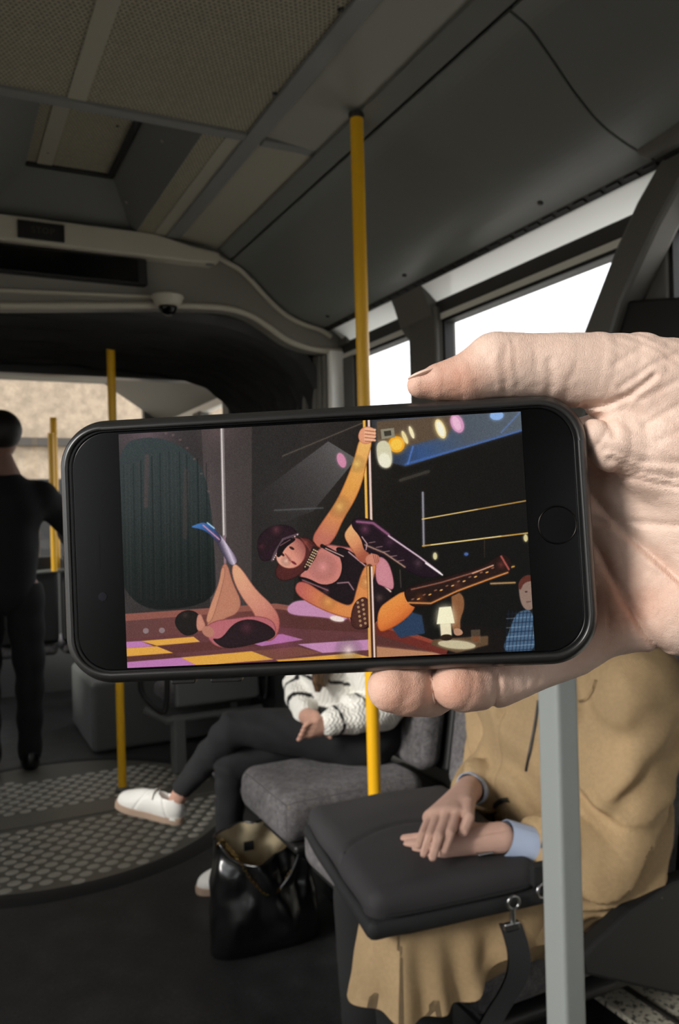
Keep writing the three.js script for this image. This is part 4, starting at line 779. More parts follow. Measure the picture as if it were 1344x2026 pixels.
// ------------------------------------------------------------------ dark figure standing beyond the joint
{
  const P = thing('person', 'standing person in dark clothes seen from behind, holding a pole beyond the joint', 'person', [0.30, 0.0, -4.62]);
  const J = (x, y, z) => V(x, y, z);
  const torso = [[J(0, 0.98, 0), 0.15], [J(0, 1.2, 0), 0.15], [J(0, 1.42, 0), 0.15], [J(0, 1.55, 0), 0.07], [J(0, 1.66, 0), 0.06]];
  const legs = [[[J(-0.1, 0.95, 0), 0.105], [J(-0.11, 0.5, 0.01), 0.075], [J(-0.1, 0.08, 0), 0.058]], [[J(0.09, 0.95, 0), 0.105], [J(0.11, 0.5, 0.01), 0.075], [J(0.1, 0.08, 0), 0.058]]];
  const arms = [[[J(0.2, 1.46, 0), 0.07], [J(0.34, 1.3, -0.12), 0.056], [J(0.4, 1.22, -0.5), 0.045]], [[J(-0.2, 1.46, 0), 0.07], [J(-0.3, 1.2, 0.02), 0.056], [J(-0.28, 0.98, -0.1), 0.042]]];
  const tone = skinTone(150, 115, 100);
  const hc = J(0, 1.78, 0), hf = headField(hc, V(0, 0, -1));
  const bF = (p) => { let d = schain(p, torso.map(([q, r]) => [q, r * 0.88]), 0.1); for (const l of legs.concat(arms)) d = smin(d, chain(p, l.map(([q, r]) => [q, r * 0.85])), 0.04); return d; };
  const hs = [J(0.415, 1.2, -0.56), J(-0.275, 0.92, -0.12)];
  const hnd = (w, c) => handField(w, null, [0, 1, 2, 3].map((i) => [[c.clone().add(V(0, 0.03 - i * 0.02, -0.02)), 0.011], [c.clone().add(V(0.025, 0.03 - i * 0.02, -0.05)), 0.009], [c.clone().add(V(0.0, 0.03 - i * 0.02, -0.07)), 0.008]]), [[c.clone().add(V(-0.01, 0.035, 0)), 0.012], [c.clone().add(V(-0.02, 0.04, -0.05)), 0.009]]);
  const h0 = skinOf(hnd(arms[0][2][0], hs[0]), hs[0].clone().addScalar(-0.13), hs[0].clone().addScalar(0.13), 0.005, tone), h1 = skinOf(hnd(arms[1][2][0], hs[1]), hs[1].clone().addScalar(-0.13), hs[1].clone().addScalar(0.13), 0.005, tone);
  const b0 = boundsOf([...torso, ...legs.flat(), ...arms.flat()], 0.06);
  mk('body', joined([skinOf(bF, b0.min, b0.max, 0.016, tone), skinOf(hf, hc.clone().addScalar(-0.15), hc.clone().addScalar(0.15), 0.005, tone), h0, h1]), M.skin, P);
  const jF = (p) => { let d = schain(p, torso.slice(0, 4), 0.1); d = smin(d, ellip(p, J(0, 1.42, 0), [0.25, 0.11, 0.12]), 0.1); for (const a of arms) d = smin(d, chain(p, a.map(([q, r]) => [q, r + 0.012])), 0.05); return Math.max(d, 0.78 - p.y) + 0.006 * N3(p.x * 8, p.y * 6, p.z * 8); };
  mk('jacket', skinOf(jF, b0.min, b0.max, 0.011), M.person, P);
  const tF = (p) => { let d = 1e9; for (const l of legs) d = Math.min(d, chain(p, l)); return Math.max(d, p.y - 1.0, 0.05 - p.y) + 0.004 * Math.sin(p.y * 40); };
  mk('trousers', skinOf(tF, b0.min, b0.max, 0.011), M.trouser, P);
  mk('hair', skinOf((p) => Math.max(ellip(p, hc.clone().add(V(0, 0.03, 0.012)), [0.104, 0.108, 0.104]), -ellip(p, hc.clone().add(V(0, -0.04, -0.1)), [0.09, 0.1, 0.08])), hc.clone().addScalar(-0.16), hc.clone().addScalar(0.16), 0.006), M.hairDark, P);
  for (const s of [-0.1, 0.1]) mk('shoe', skinOf((p) => Math.max(smin(ellip(p, V(s, 0.035, -0.08), [0.047, 0.05, 0.12]), ellip(p, V(s, 0.06, 0.02), [0.045, 0.07, 0.06]), 0.03), 0.016 - p.y), V(s - 0.08, 0, -0.24), V(s + 0.08, 0.15, 0.12), 0.006), M.black, P);
}

// ------------------------------------------------------------------ smartphone held up in front of the viewer
const PD = 0.22;                         // its distance from the eye in metres
const frame = new THREE.Group();         // only used to read off placements, never added to the scene
frame.position.copy(EYE).addScaledVector(CF, PD); frame.quaternion.copy(camera.quaternion); frame.updateMatrixWorld(true);
const Lm = (px, py, z = 0) => { const d = PD - z / 1000; return V((px - 672) / FOCAL * d * 1000, (1013 - py) / FOCAL * d * 1000, z); };   // millimetres in that frame

function rr(w, h, r, hole) { const s = hole ? new THREE.Path() : new THREE.Shape(), a = w / 2, b = h / 2; s.moveTo(-a + r, -b); s.lineTo(a - r, -b); s.absarc(a - r, -b + r, r, -Math.PI / 2, 0); s.lineTo(a, b - r); s.absarc(a - r, b - r, r, 0, Math.PI / 2); s.lineTo(-a + r, b); s.absarc(-a + r, b - r, r, Math.PI / 2, Math.PI); s.lineTo(-a, -b + r); s.absarc(-a + r, -b + r, r, Math.PI, 1.5 * Math.PI); return s; }
const slab = (shape, z0, z1, bev) => new THREE.ExtrudeGeometry(shape, { depth: z1 - z0 - 2 * bev, bevelEnabled: bev > 0, bevelSize: bev, bevelThickness: bev, bevelOffset: -bev, bevelSegments: 4, curveSegments: 20 }).translate(0, 0, z0 + bev);
const SW = 0.1105, SH = 0.0643;
{
  const c0 = Lm(640, 1068.5, 0).multiplyScalar(0.001);
  const ph = thing('smartphone', 'black smartphone in a dark case held sideways, showing a stage picture', 'phone');
  const q = camera.quaternion.clone().multiply(new THREE.Quaternion().setFromEuler(new THREE.Euler(-0.043, -0.047, 0.0515, 'ZYX')));
  ph.position.copy(frame.localToWorld(c0.clone())); ph.quaternion.copy(q);
  const CW = 0.1466, CH = 0.0736;
  // case wall swept round a rounded rectangle: [inset from the outer edge, height]
  const prof = [[0.0062, -0.0105], [0.0032, -0.0105], [0.0018, -0.0101], [0.0006, -0.009], [0, -0.0075], [0, -0.0045], [0.0003, -0.0026], [0.001, -0.0008], [0.0018, 0.0004], [0.0026, 0.0009], [0.0033, 0.0009], [0.0036, 0.0003], [0.0036, -0.0012]];
  const outline = (o, n = 20) => { const a = CW / 2, b = CH / 2, r = 0.0135, pts = []; for (const [cx, cy, t0] of [[a - r, b - r, 0], [-a + r, b - r, 1], [-a + r, -b + r, 2], [a - r, -b + r, 3]]) for (let i = 0; i <= n; i++) { const t = (t0 + i / n) * Math.PI / 2; pts.push([cx + (r - o) * Math.cos(t), cy + (r - o) * Math.sin(t)]); } pts.push(pts[0]); return pts; };
  const NO = outline(0).length - 1, wall = grid(NO, prof.length - 1, (u, v) => { const [o, z] = prof[Math.round(v * (prof.length - 1))], q = outline(o)[Math.round(u * NO)]; return V(q[0], q[1], z); });
  const cs = mk('case', [wall, slab(rr(CW - 0.004, CH - 0.004, 0.0115), -0.0105, -0.0088, 0.0006)], M.caseBlack, ph);
  const lip = rr(CW - 0.0066, CH - 0.0056, 0.0111); lip.holes.push(rr(CW - 0.0092, CH - 0.0082, 0.0098, true));
  mk('inner_lip', slab(lip, -0.002, 0.0002, 0.0004), M.phoneMetal, cs);
  for (const [x, w] of [[-0.041, 0.007], [-0.029, 0.009]]) mk('side_button', new RoundedBoxGeometry(w, 0.0016, 0.004, 3, 0.0007).translate(x, -CH / 2 - 0.0002, -0.005), M.caseBlack, cs);
  mk('body', slab(rr(CW - 0.0074, CH - 0.0064, 0.0107), -0.0085, -0.0012, 0.0008), M.phoneMetal, ph);
  const gl = mk('front_glass', slab(rr(CW - 0.009, CH - 0.008, 0.0099), -0.0012, -0.0001, 0.0003), M.phoneFace, ph);
  const hb = mk('home_button', new THREE.CylinderGeometry(0.0049, 0.0049, 0.0003, 40).rotateX(Math.PI / 2).translate(0.0631, 0.0009, 0), std(0x050506, 0.5, { specularIntensity: 0.3 }), ph);
  mk('ring', new THREE.TorusGeometry(0.005, 0.00022, 8, 56).translate(0.0631, 0.0009, 0.0001), std(0x2c2a28, 0.3, { metalness: 1 }), hb);
  mk('earpiece', new RoundedBoxGeometry(0.0012, 0.0095, 0.0001, 2, 0.00004).translate(-0.0625, 0, -0.00006), M.phoneFace, gl);
  mk('sensor', new THREE.CylinderGeometry(0.0012, 0.0012, 0.0002, 24).rotateX(Math.PI / 2).translate(-0.0615, -0.0125, 0), std(0x16161c, 0.1), gl);
  const sc = new THREE.PlaneGeometry(SW, SH).translate(-0.0001, -0.0001, 0.00012);
  const tex = new THREE.CanvasTexture(stagePicture()); tex.colorSpace = THREE.SRGBColorSpace; tex.anisotropy = 8;
  mk('screen', sc, new THREE.MeshPhysicalMaterial({ color: 0x020202, roughness: 0.35, specularIntensity: 0.25, emissive: 0xffffff, emissiveMap: tex, emissiveIntensity: 0.95 / EXPOSURE }), ph, true);
}
// the picture on the display: a dim stage with two costumed pole dancers, drawn in its own canvas
function stagePicture() {
  const W = 1640, Hh = 954, cv = document.createElement('canvas'); cv.width = W; cv.height = Hh; const c = cv.getContext('2d');
  const TL = [235, 857], TR = [1022, 810], BL = [253, 1320], BR = [1050, 1283];
  const m = (x, y) => { let u = 0.5, v = 0.5; for (let i = 0; i < 8; i++) { const X = (1 - u) * (1 - v) * TL[0] + u * (1 - v) * TR[0] + (1 - u) * v * BL[0] + u * v * BR[0], Y = (1 - u) * (1 - v) * TL[1] + u * (1 - v) * TR[1] + (1 - u) * v * BL[1] + u * v * BR[1]; const a = (1 - v) * (TR[0] - TL[0]) + v * (BR[0] - BL[0]), b = (1 - u) * (BL[0] - TL[0]) + u * (BR[0] - TR[0]), d = (1 - v) * (TR[1] - TL[1]) + v * (BR[1] - BL[1]), e = (1 - u) * (BL[1] - TL[1]) + u * (BR[1] - TR[1]), det = a * e - b * d; u += ((x - X) * e - b * (y - Y)) / det; v += (a * (y - Y) - d * (x - X)) / det; } return [u * W, v * Hh]; };
  const K = W / 795;
  const poly = (pts, fill, blur = 0) => { c.filter = 'none'; c.beginPath(); pts.forEach((p, i) => { const q = m(...p); i ? c.lineTo(...q) : c.moveTo(...q); }); c.closePath(); c.fillStyle = fill; if (blur) { c.shadowColor = fill; c.shadowBlur = blur * K; } c.fill(); c.shadowBlur = 0; };
  const blob = (pts, fill, blur = 0) => { c.beginPath(); const n = pts.length, q = pts.map((p) => m(...p)); for (let i = 0; i < n; i++) { const a = q[i], b = q[(i + 1) % n], mx = (a[0] + b[0]) / 2, my = (a[1] + b[1]) / 2; i ? c.quadraticCurveTo(a[0], a[1], mx, my) : c.moveTo((q[n - 1][0] + a[0]) / 2, (q[n - 1][1] + a[1]) / 2) || c.quadraticCurveTo(a[0], a[1], mx, my); } c.closePath(); c.fillStyle = fill; if (blur) { c.shadowColor = fill; c.shadowBlur = blur * K; } c.fill(); c.shadowBlur = 0; };
  const form = (pts, fill, edge = 'rgba(70,18,10,0.55)', w = 8, glow) => { blob(pts, fill); c.save(); c.clip(); c.globalAlpha = 0.5; c.lineWidth = w * 0.5 * K; c.strokeStyle = edge; c.shadowColor = edge; c.shadowBlur = w * 2.2 * K; c.stroke(); c.stroke(); c.globalAlpha = 1; c.shadowBlur = 0; if (glow) for (const [x, y, r, col] of glow) { c.fillStyle = rg(x, y, r, [[0, col], [1, 'rgba(0,0,0,0)']]); c.fillRect(0, 0, W, Hh); } c.restore(); };
  const oval = (x, y, a, b, rot, fill, blur = 0) => { const q = m(x, y); c.beginPath(); c.ellipse(q[0], q[1], a * K, b * K, rot, 0, 7); c.fillStyle = fill; if (blur) { c.shadowColor = fill; c.shadowBlur = blur * K; } c.fill(); c.shadowBlur = 0; };
  const line = (pts, w, col, blur = 0) => { c.beginPath(); pts.forEach((p, i) => { const q = m(...p); i ? c.lineTo(...q) : c.moveTo(...q); }); c.lineWidth = w * K; c.strokeStyle = col; c.lineCap = 'round'; c.lineJoin = 'round'; if (blur) { c.shadowColor = col; c.shadowBlur = blur * K; } c.stroke(); c.shadowBlur = 0; };
  const lg = (a, b, stops) => { const p = m(...a), q = m(...b), g = c.createLinearGradient(p[0], p[1], q[0], q[1]); stops.forEach(([t, k]) => g.addColorStop(t, k)); return g; };
  const rg = (x, y, r, stops) => { const p = m(x, y), g = c.createRadialGradient(p[0], p[1], 0, p[0], p[1], r * K); stops.forEach(([t, k]) => g.addColorStop(t, k)); return g; };
  const veil = (x, y, r, col) => { c.fillStyle = rg(x, y, r, [[0, col], [1, 'rgba(0,0,0,0)']]); c.fillRect(0, 0, W, Hh); };
  c.fillStyle = lg([240, 850], [1040, 1280], [[0, '#3a3535'], [0.35, '#2b2725'], [0.6, '#15120f'], [1, '#0b0b0a']]); c.fillRect(0, 0, W, Hh);
  poly([[400, 840], [500, 840], [500, 1230], [420, 1230]], lg([400, 900], [520, 900], [[0, '#4b4242'], [1, '#3b3432']]));
  poly([[500, 835], [600, 832], [580, 1220], [500, 1225]], '#262321');
  veil(290, 850, 130, 'rgba(150,115,130,0.45)'); veil(430, 850, 90, 'rgba(120,90,90,0.3)');
  // curtain
  blob([[225, 880], [300, 858], [365, 880], [405, 925], [420, 1000], [428, 1110], [430, 1200], [225, 1210]], lg([250, 870], [300, 1210], [[0, '#2f3839'], [0.4, '#262f2e'], [0.75, '#131c19'], [1, '#0d1110']]));
  for (let i = 0; i < 30; i++) { const x = 245 + i * 6.1 + 2 * Math.sin(i * 5), a = 0.06 + 0.1 * Math.abs(Math.sin(i * 2.3)); line([[x, 905 + 14 * Math.cos(i * 0.2)], [x + 5, 1185]], 2.2, i % 3 ? `rgba(95,80,78,${a})` : `rgba(5,10,10,${a * 3})`); }
  line([[292, 900], [290, 1000]], 8, 'rgba(120,75,78,0.25)', 6); line([[370, 930], [368, 1060]], 10, 'rgba(110,70,60,0.18)', 8);
  for (let i = 0; i < 7; i++) oval(330 + i * 14, 855 + i * i * 3.2, 3, 2.4, 0, 'rgba(140,110,110,0.35)');
  // light beams
  c.save(); c.globalAlpha = 0.55; poly([[705, 905], [650, 870], [500, 985], [510, 1050], [620, 1010]], lg([690, 900], [510, 1020], [[0, 'rgba(150,150,150,0.9)'], [1, 'rgba(60,60,65,0)']]), 22); c.restore();
  line([[560, 900], [720, 832]], 2, 'rgba(130,115,95,0.45)', 3); line([[545, 1008], [640, 1003]], 3, 'rgba(120,130,130,0.35)', 4);
  // blue ceiling at the right
  poly([[735, 826], [1024, 808], [1027, 848], [800, 920], [745, 905]], lg([760, 900], [1020, 815], [[0, '#2c3038'], [0.25, '#34507e'], [0.6, '#4d5560'], [1, '#56606a']]), 4);
  poly([[745, 830], [905, 818], [880, 858], [800, 880], [745, 870]], '#5b4a39', 12);
  line([[800, 916], [1025, 848]], 4, 'rgba(70,110,190,0.55)', 6); line([[815, 880], [805, 915]], 3, 'rgba(90,130,210,0.6)', 4);
  line([[985, 852], [1020, 812]], 3, 'rgba(100,130,190,0.5)', 4);
  line([[790, 948], [845, 930]], 6, 'rgba(70,65,55,0.6)', 6);
  // lamps
  oval(976, 818, 13, 9, 0, '#8fb4e8', 6); oval(900, 834, 12, 19, -0.35, '#d797bd', 5); oval(899, 834, 7, 14, -0.35, '#f0bcd6', 3); oval(868, 845, 9, 20, -0.3, '#f6dc90', 9); oval(868, 845, 6, 16, -0.3, '#fffbe0', 4);
  oval(783, 876, 16, 16, 0, '#f7a51e', 10); oval(783, 876, 11, 11, 0, '#ffca4a', 5); oval(799, 862, 4, 14, -0.35, '#f2dfa0', 6); oval(812, 852, 3.5, 13, -0.3, '#fff0c0', 6); oval(676, 908, 8, 15, -0.3, '#d58aa8', 4);
  poly([[752, 846], [778, 843], [780, 862], [754, 866]], '#8d8672'); poly([[758, 850], [772, 848], [773, 858], [760, 860]], '#3a362c'); blob([[745, 870], [768, 868], [776, 905], [770, 925], [750, 920], [744, 895]], '#d9d2b0', 5); oval(760, 908, 11, 14, -0.2, '#f4efd4', 6);
  // gold rails and dark bar behind
  line([[834, 972], [836, 1078]], 3.4, '#8d8a94', 3); line([[833, 1025], [1033, 988]], 2.6, '#b98f45'); line([[833, 1025], [940, 1005]], 1.4, '#f3d894'); line([[834, 1078], [1037, 1052]], 3, '#c99b45'); line([[850, 1076], [985, 1058]], 1.6, '#fff0b0');
  oval(858, 1098, 4, 7, 0, '#d9cf9c', 5); oval(918, 1094, 4, 3, 0, '#4a66a8', 4); oval(1032, 1062, 4, 7, 0, '#d8ca92', 5); line([[985, 1125], [1010, 1118]], 2.4, '#cf9a4a', 3); line([[965, 1152], [1012, 1150]], 2.4, '#b9905c', 3);
  line([[790, 1125], [792, 1160]], 2, 'rgba(140,120,110,0.4)'); line([[953, 1060], [953, 1100]], 2, 'rgba(120,100,70,0.3)');
  // stage ledge and chequered floor
  poly([[245, 1226], [560, 1196], [745, 1226], [900, 1290], [760, 1300], [245, 1325]], lg([250, 1220], [560, 1300], [[0, '#5e3a38'], [0.6, '#6e3d38'], [1, '#57302c']]));
  poly([[245, 1214], [548, 1192], [748, 1222], [748, 1232], [550, 1203], [247, 1228]], '#8c5348');
  blob([[568, 1200], [590, 1184], [650, 1190], [688, 1205], [688, 1228], [640, 1218], [575, 1215]], '#c58cb0', 3); oval(668, 1222, 14, 5, 0.2, '#f3dfd8', 4);
  for (const [x, y] of [[290, 1247], [322, 1246]]) oval(x, y, 6, 5.5, 0, '#8b7576');
  const Y_ = '#e3a544', B_ = '#5a302c', P_ = '#bd78b0';
  poly([[245, 1262], [560, 1240], [740, 1250], [745, 1320], [245, 1330]], '#63383a');
  poly([[280, 1267], [385, 1258], [398, 1268], [312, 1276]], Y_); poly([[245, 1269], [280, 1267], [306, 1277], [245, 1282]], P_); poly([[245, 1282], [312, 1277], [347, 1290], [245, 1298]], Y_); poly([[312, 1277], [470, 1263], [520, 1275], [347, 1291]], B_); poly([[470, 1263], [560, 1252], [602, 1263], [520, 1276]], P_);
  poly([[245, 1298], [347, 1290], [366, 1300], [245, 1310]], B_); poly([[245, 1309], [360, 1299], [393, 1314], [245, 1326]], P_); poly([[360, 1299], [500, 1286], [546, 1302], [393, 1315]], Y_); poly([[500, 1286], [590, 1277], [640, 1289], [546, 1303]], '#7a4a3c'); poly([[546, 1303], [700, 1289], [745, 1300], [570, 1316]], Y_); poly([[590, 1272], [735, 1262], [745, 1282], [640, 1289]], '#c48ab4'); poly([[393, 1315], [546, 1302], [570, 1316], [400, 1330]], '#6d3a44');
  veil(690, 1284, 30, 'rgba(255,235,220,0.8)'); veil(560, 1265, 60, 'rgba(200,90,150,0.25)');
  poly([[742, 1276], [900, 1292], [742, 1304]], '#b8825f', 4);
  poly([[745, 1232], [900, 1284], [880, 1294], [745, 1252]], '#6a2a22', 2); poly([[745, 1226], [905, 1280], [903, 1286], [745, 1236]], '#91402f');
  // guests and table lamp at the right
  poly([[905, 1232], [990, 1240], [990, 1290], [880, 1290]], '#120e0c'); poly([[855, 1262], [960, 1255], [960, 1272], [900, 1288], [850, 1272]], '#5d4630', 3); oval(900, 1272, 36, 8, 0.12, '#cabd9a', 5);
  blob([[888, 1165], [912, 1172], [915, 1200], [905, 1225], [908, 1245], [890, 1246], [893, 1210]], '#8a5a38', 3); blob([[892, 1240], [908, 1240], [914, 1252], [896, 1256]], '#b98a6c');
  poly([[772, 1235], [800, 1205], [832, 1215], [838, 1250], [790, 1258]], '#273a55', 4);
  poly([[868, 1232], [888, 1231], [890, 1254], [870, 1256]], '#efe2bd', 4); poly([[866, 1199], [889, 1197], [896, 1230], [861, 1232]], '#fff6d0', 14); oval(880, 1258, 12, 6, 0, '#2a1b10');
  poly([[927, 1243], [945, 1242], [946, 1268], [928, 1269]], 'rgba(110,90,70,0.6)'); poly([[930, 1256], [943, 1255], [943, 1266], [931, 1267]], 'rgba(120,70,40,0.8)');
  blob([[1018, 1150], [1030, 1138], [1046, 1140], [1050, 1200], [1034, 1206], [1022, 1190]], '#8e7468', 2); blob([[1016, 1152], [1030, 1134], [1050, 1136], [1046, 1146], [1028, 1150], [1022, 1168]], '#5a2c22'); oval(1033, 1168, 2.5, 1.5, 0, '#3a2a26'); line([[1034, 1188], [1042, 1187]], 1.6, '#5b4038');
  blob([[1022, 1205], [1048, 1203], [1056, 1290], [985, 1290], [1000, 1248], [1010, 1218]], '#46627e', 2); for (let i = 0; i < 9; i++) { line([[1000 + i * 7, 1206], [992 + i * 7, 1286]], 1.6, 'rgba(20,30,45,0.75)'); line([[995, 1212 + i * 9], [1050, 1208 + i * 9]], 1.6, i % 2 ? 'rgba(190,210,225,0.4)' : 'rgba(20,30,45,0.75)'); }
  // far pole, then the reclining dancer in a dark bodysuit
  line([[441, 843], [446, 1060]], 8, '#7d7573'); line([[440, 843], [445, 1060]], 3, '#dacfc9'); line([[446, 1060], [450, 1200]], 5, '#8a6f78');
  const e2 = 'rgba(70,20,25,0.5)';
  form([[462, 1110], [480, 1122], [508, 1165], [540, 1193], [558, 1222], [552, 1258], [528, 1270], [512, 1250], [508, 1215], [480, 1182], [460, 1140]], lg([470, 1130], [550, 1250], [[0, '#e8ab84'], [0.6, '#d08670'], [1, '#b8605c']]), e2, 6);
  form([[438, 1120], [452, 1110], [462, 1150], [482, 1190], [472, 1214], [442, 1224], [426, 1247], [406, 1240], [430, 1190], [440, 1160]], '#bd7c62', e2, 5); form([[440, 1118], [451, 1124], [434, 1190], [420, 1232], [407, 1230], [420, 1190], [436, 1150]], '#d09070', e2, 4);
  form([[404, 1240], [430, 1225], [462, 1222], [510, 1215], [545, 1225], [550, 1256], [500, 1272], [450, 1282], [420, 1274]], '#b9666c', e2, 6); form([[418, 1260], [440, 1264], [464, 1230], [500, 1221], [542, 1238], [550, 1260], [490, 1276], [445, 1283]], '#24161a', 'rgba(0,0,0,0.6)', 4, [[490, 1240, 26, 'rgba(150,70,90,0.35)']]);
  form([[346, 1234], [352, 1214], [374, 1204], [396, 1212], [400, 1234], [392, 1252], [366, 1258]], '#1a1614', 'rgba(0,0,0,0.7)', 5, [[368, 1216, 14, 'rgba(90,70,60,0.5)']]); form([[391, 1216], [400, 1212], [405, 1226], [410, 1236], [402, 1248], [390, 1246]], '#c98872', e2, 3); oval(414, 1248, 13, 10, 0.6, '#b87a66');
  form([[462, 1120], [475, 1108], [455, 1080], [438, 1056], [424, 1046], [432, 1076], [450, 1108]], lg([432, 1096], [468, 1080], [[0, '#16181e'], [0.35, '#50485c'], [0.6, '#d8c8dc'], [0.8, '#6a5a6c'], [1, '#221a20']]), 'rgba(10,8,14,0.5)', 2); form([[442, 1064], [428, 1046], [408, 1031], [392, 1035], [376, 1042], [402, 1046], [420, 1058], [434, 1076]], lg([380, 1030], [440, 1070], [[0, '#4a86c8'], [0.5, '#2c5590'], [1, '#403046']]), 'rgba(5,10,25,0.5)', 2); line([[404, 1038], [436, 1066]], 2.4, '#c08aa6', 2); line([[412, 1033], [426, 1044]], 2, '#a8d4f4', 2);
  // front dancer: raised arm, cap, bodysuit, long boots
  const skinA = lg([720, 860], [640, 1060], [[0, '#f3bd6a'], [0.45, '#e9a24a'], [0.8, '#d98a52'], [1, '#c4705c']]), eA = 'rgba(120,40,10,0.5)';
  line([[724, 828], [738, 1302]], 15, '#4f3218'); line([[720, 828], [732, 1300]], 5, '#f0b850'); line([[729, 828], [741, 1300]], 4.5, '#ead0c8'); line([[725, 828], [737, 1300]], 2, '#1f120a'); line([[727, 1100], [735, 1300]], 3, '#b77a96');
  form([[722, 858], [738, 866], [727, 905], [718, 950], [702, 990], [680, 1025], [664, 1064], [640, 1088], [614, 1068], [638, 1030], [666, 990], [688, 940], [702, 900], [709, 868]], skinA, eA, 7, [[672, 1000, 26, 'rgba(255,215,120,0.5)'], [706, 915, 20, 'rgba(255,225,130,0.5)']]);
  form([[707, 860], [713, 844], [728, 839], [743, 846], [743, 863], [730, 876], [713, 874]], '#e79e78', eA, 3); for (let i = 0; i < 4; i++) { line([[722, 845 + i * 7], [741, 847 + i * 7]], 4.4, '#f2b890'); line([[722, 848.6 + i * 7], [740, 850.6 + i * 7]], 1, 'rgba(110,40,30,0.8)'); }
  form([[588, 1140], [613, 1110], [640, 1072], [682, 1080], [717, 1083], [737, 1110], [747, 1140], [780, 1160], [762, 1200], [728, 1242], [700, 1240], [668, 1190], [618, 1166]], '#cf7f74', 'rgba(70,15,25,0.6)', 8, [[640, 1120, 30, 'rgba(255,170,170,0.5)']]);
  form([[586, 1138], [612, 1142], [640, 1158], [672, 1148], [680, 1112], [660, 1078], [692, 1085], [730, 1118], [752, 1142], [780, 1160], [774, 1187], [735, 1242], [698, 1242], [690, 1205], [650, 1182], [610, 1160]], '#1c1216', 'rgba(0,0,0,0.8)', 6, [[720, 1150, 18, 'rgba(150,110,120,0.5)'], [646, 1168, 14, 'rgba(120,70,80,0.5)'], [750, 1180, 16, 'rgba(170,130,120,0.4)']]);
  line([[638, 1078], [686, 1104], [690, 1142]], 7, '#1a1014'); line([[645, 1083], [680, 1099]], 1.6, '#d8aca0', 1); line([[690, 1090], [727, 1121]], 2, '#c59aa0', 2); line([[600, 1146], [650, 1166]], 2, '#8c5a60', 2); line([[752, 1150], [772, 1168]], 2.6, '#e0c0b0', 2); line([[668, 1152], [690, 1150], [700, 1165]], 1.6, '#a88088', 2);
  form([[690, 1040], [704, 1026], [722, 1040], [728, 1080], [731, 1112], [712, 1112], [694, 1082], [679, 1058]], lg([685, 1040], [725, 1090], [[0, '#f0b878'], [0.6, '#dc9060'], [1, '#a85840']]), eA, 5); form([[742, 1096], [766, 1104], [778, 1140], [779, 1168], [758, 1158], [742, 1152]], '#d08892', 'rgba(80,20,40,0.5)', 5);
  form([[746, 1202], [772, 1182], [800, 1164], [822, 1180], [820, 1202], [800, 1224], [772, 1242], [746, 1250]], lg([760, 1180], [800, 1236], [[0, '#f0a04a'], [0.6, '#e07c38'], [1, '#b8501f']]), eA, 6);
  form([[588, 1150], [606, 1148], [640, 1171], [672, 1190], [697, 1197], [704, 1168], [716, 1126], [730, 1108], [746, 1112], [740, 1140], [728, 1182], [718, 1214], [694, 1223], [650, 1210], [602, 1186], [584, 1168]], lg([600, 1160], [730, 1180], [[0, '#c5665a'], [0.45, '#e08a48'], [1, '#e2904f']]), 'rgba(90,25,15,0.6)', 6, [[650, 1188, 20, 'rgba(255,200,110,0.4)'], [724, 1150, 16, 'rgba(255,205,130,0.4)']]);
  form([[721, 1098], [740, 1091], [753, 1100], [745, 1118], [725, 1118]], '#cf846c', eA, 3); for (let i = 0; i < 3; i++) line([[738 + i * 4, 1095 + i], [742 + i * 3, 1112 - i]], 1, 'rgba(90,30,25,0.7)');
  form([[698, 1190], [726, 1174], [734, 1210], [729, 1243], [692, 1242]], '#4a2822', 'rgba(10,0,0,0.7)', 4); for (let i = 0; i < 6; i++) for (const dx of [0, 9]) { oval(708 + dx + i * 1.2, 1190 + i * 9 - dx * 0.5, 2.3, 2.3, 0, '#e8c286'); oval(708 + dx + i * 1.2, 1190 + i * 9 - dx * 0.5, 1, 1, 0, '#3a1a10'); }
  form([[692, 1036], [704, 1021], [736, 1025], [762, 1045], [800, 1075], [842, 1107], [877, 1134], [850, 1144], [812, 1134], [772, 1104], [744, 1094], [720, 1090], [715, 1062]], '#1e1119', 'rgba(4,0,4,0.8)', 5, [[722, 1045, 20, 'rgba(130,70,100,0.75)'], [770, 1070, 22, 'rgba(90,50,75,0.6)'], [825, 1112, 18, 'rgba(120,90,100,0.5)']]); line([[706, 1030], [738, 1033], [768, 1056]], 4, '#8c5474', 4); line([[768, 1058], [828, 1100], [868, 1131]], 2.6, '#d8bcc8', 2); line([[722, 1076], [760, 1092], [800, 1120]], 2.2, '#a88470', 3); line([[840, 1112], [872, 1135]], 2.5, '#fff2f2', 2); for (let i = 0; i < 5; i++) line([[730 + i * 14, 1072 + i * 9], [742 + i * 14, 1070 + i * 9]], 1.4, 'rgba(190,150,150,0.6)', 1); line([[716, 1060], [726, 1074], [724, 1086]], 1.8, '#c8a0a0', 1);
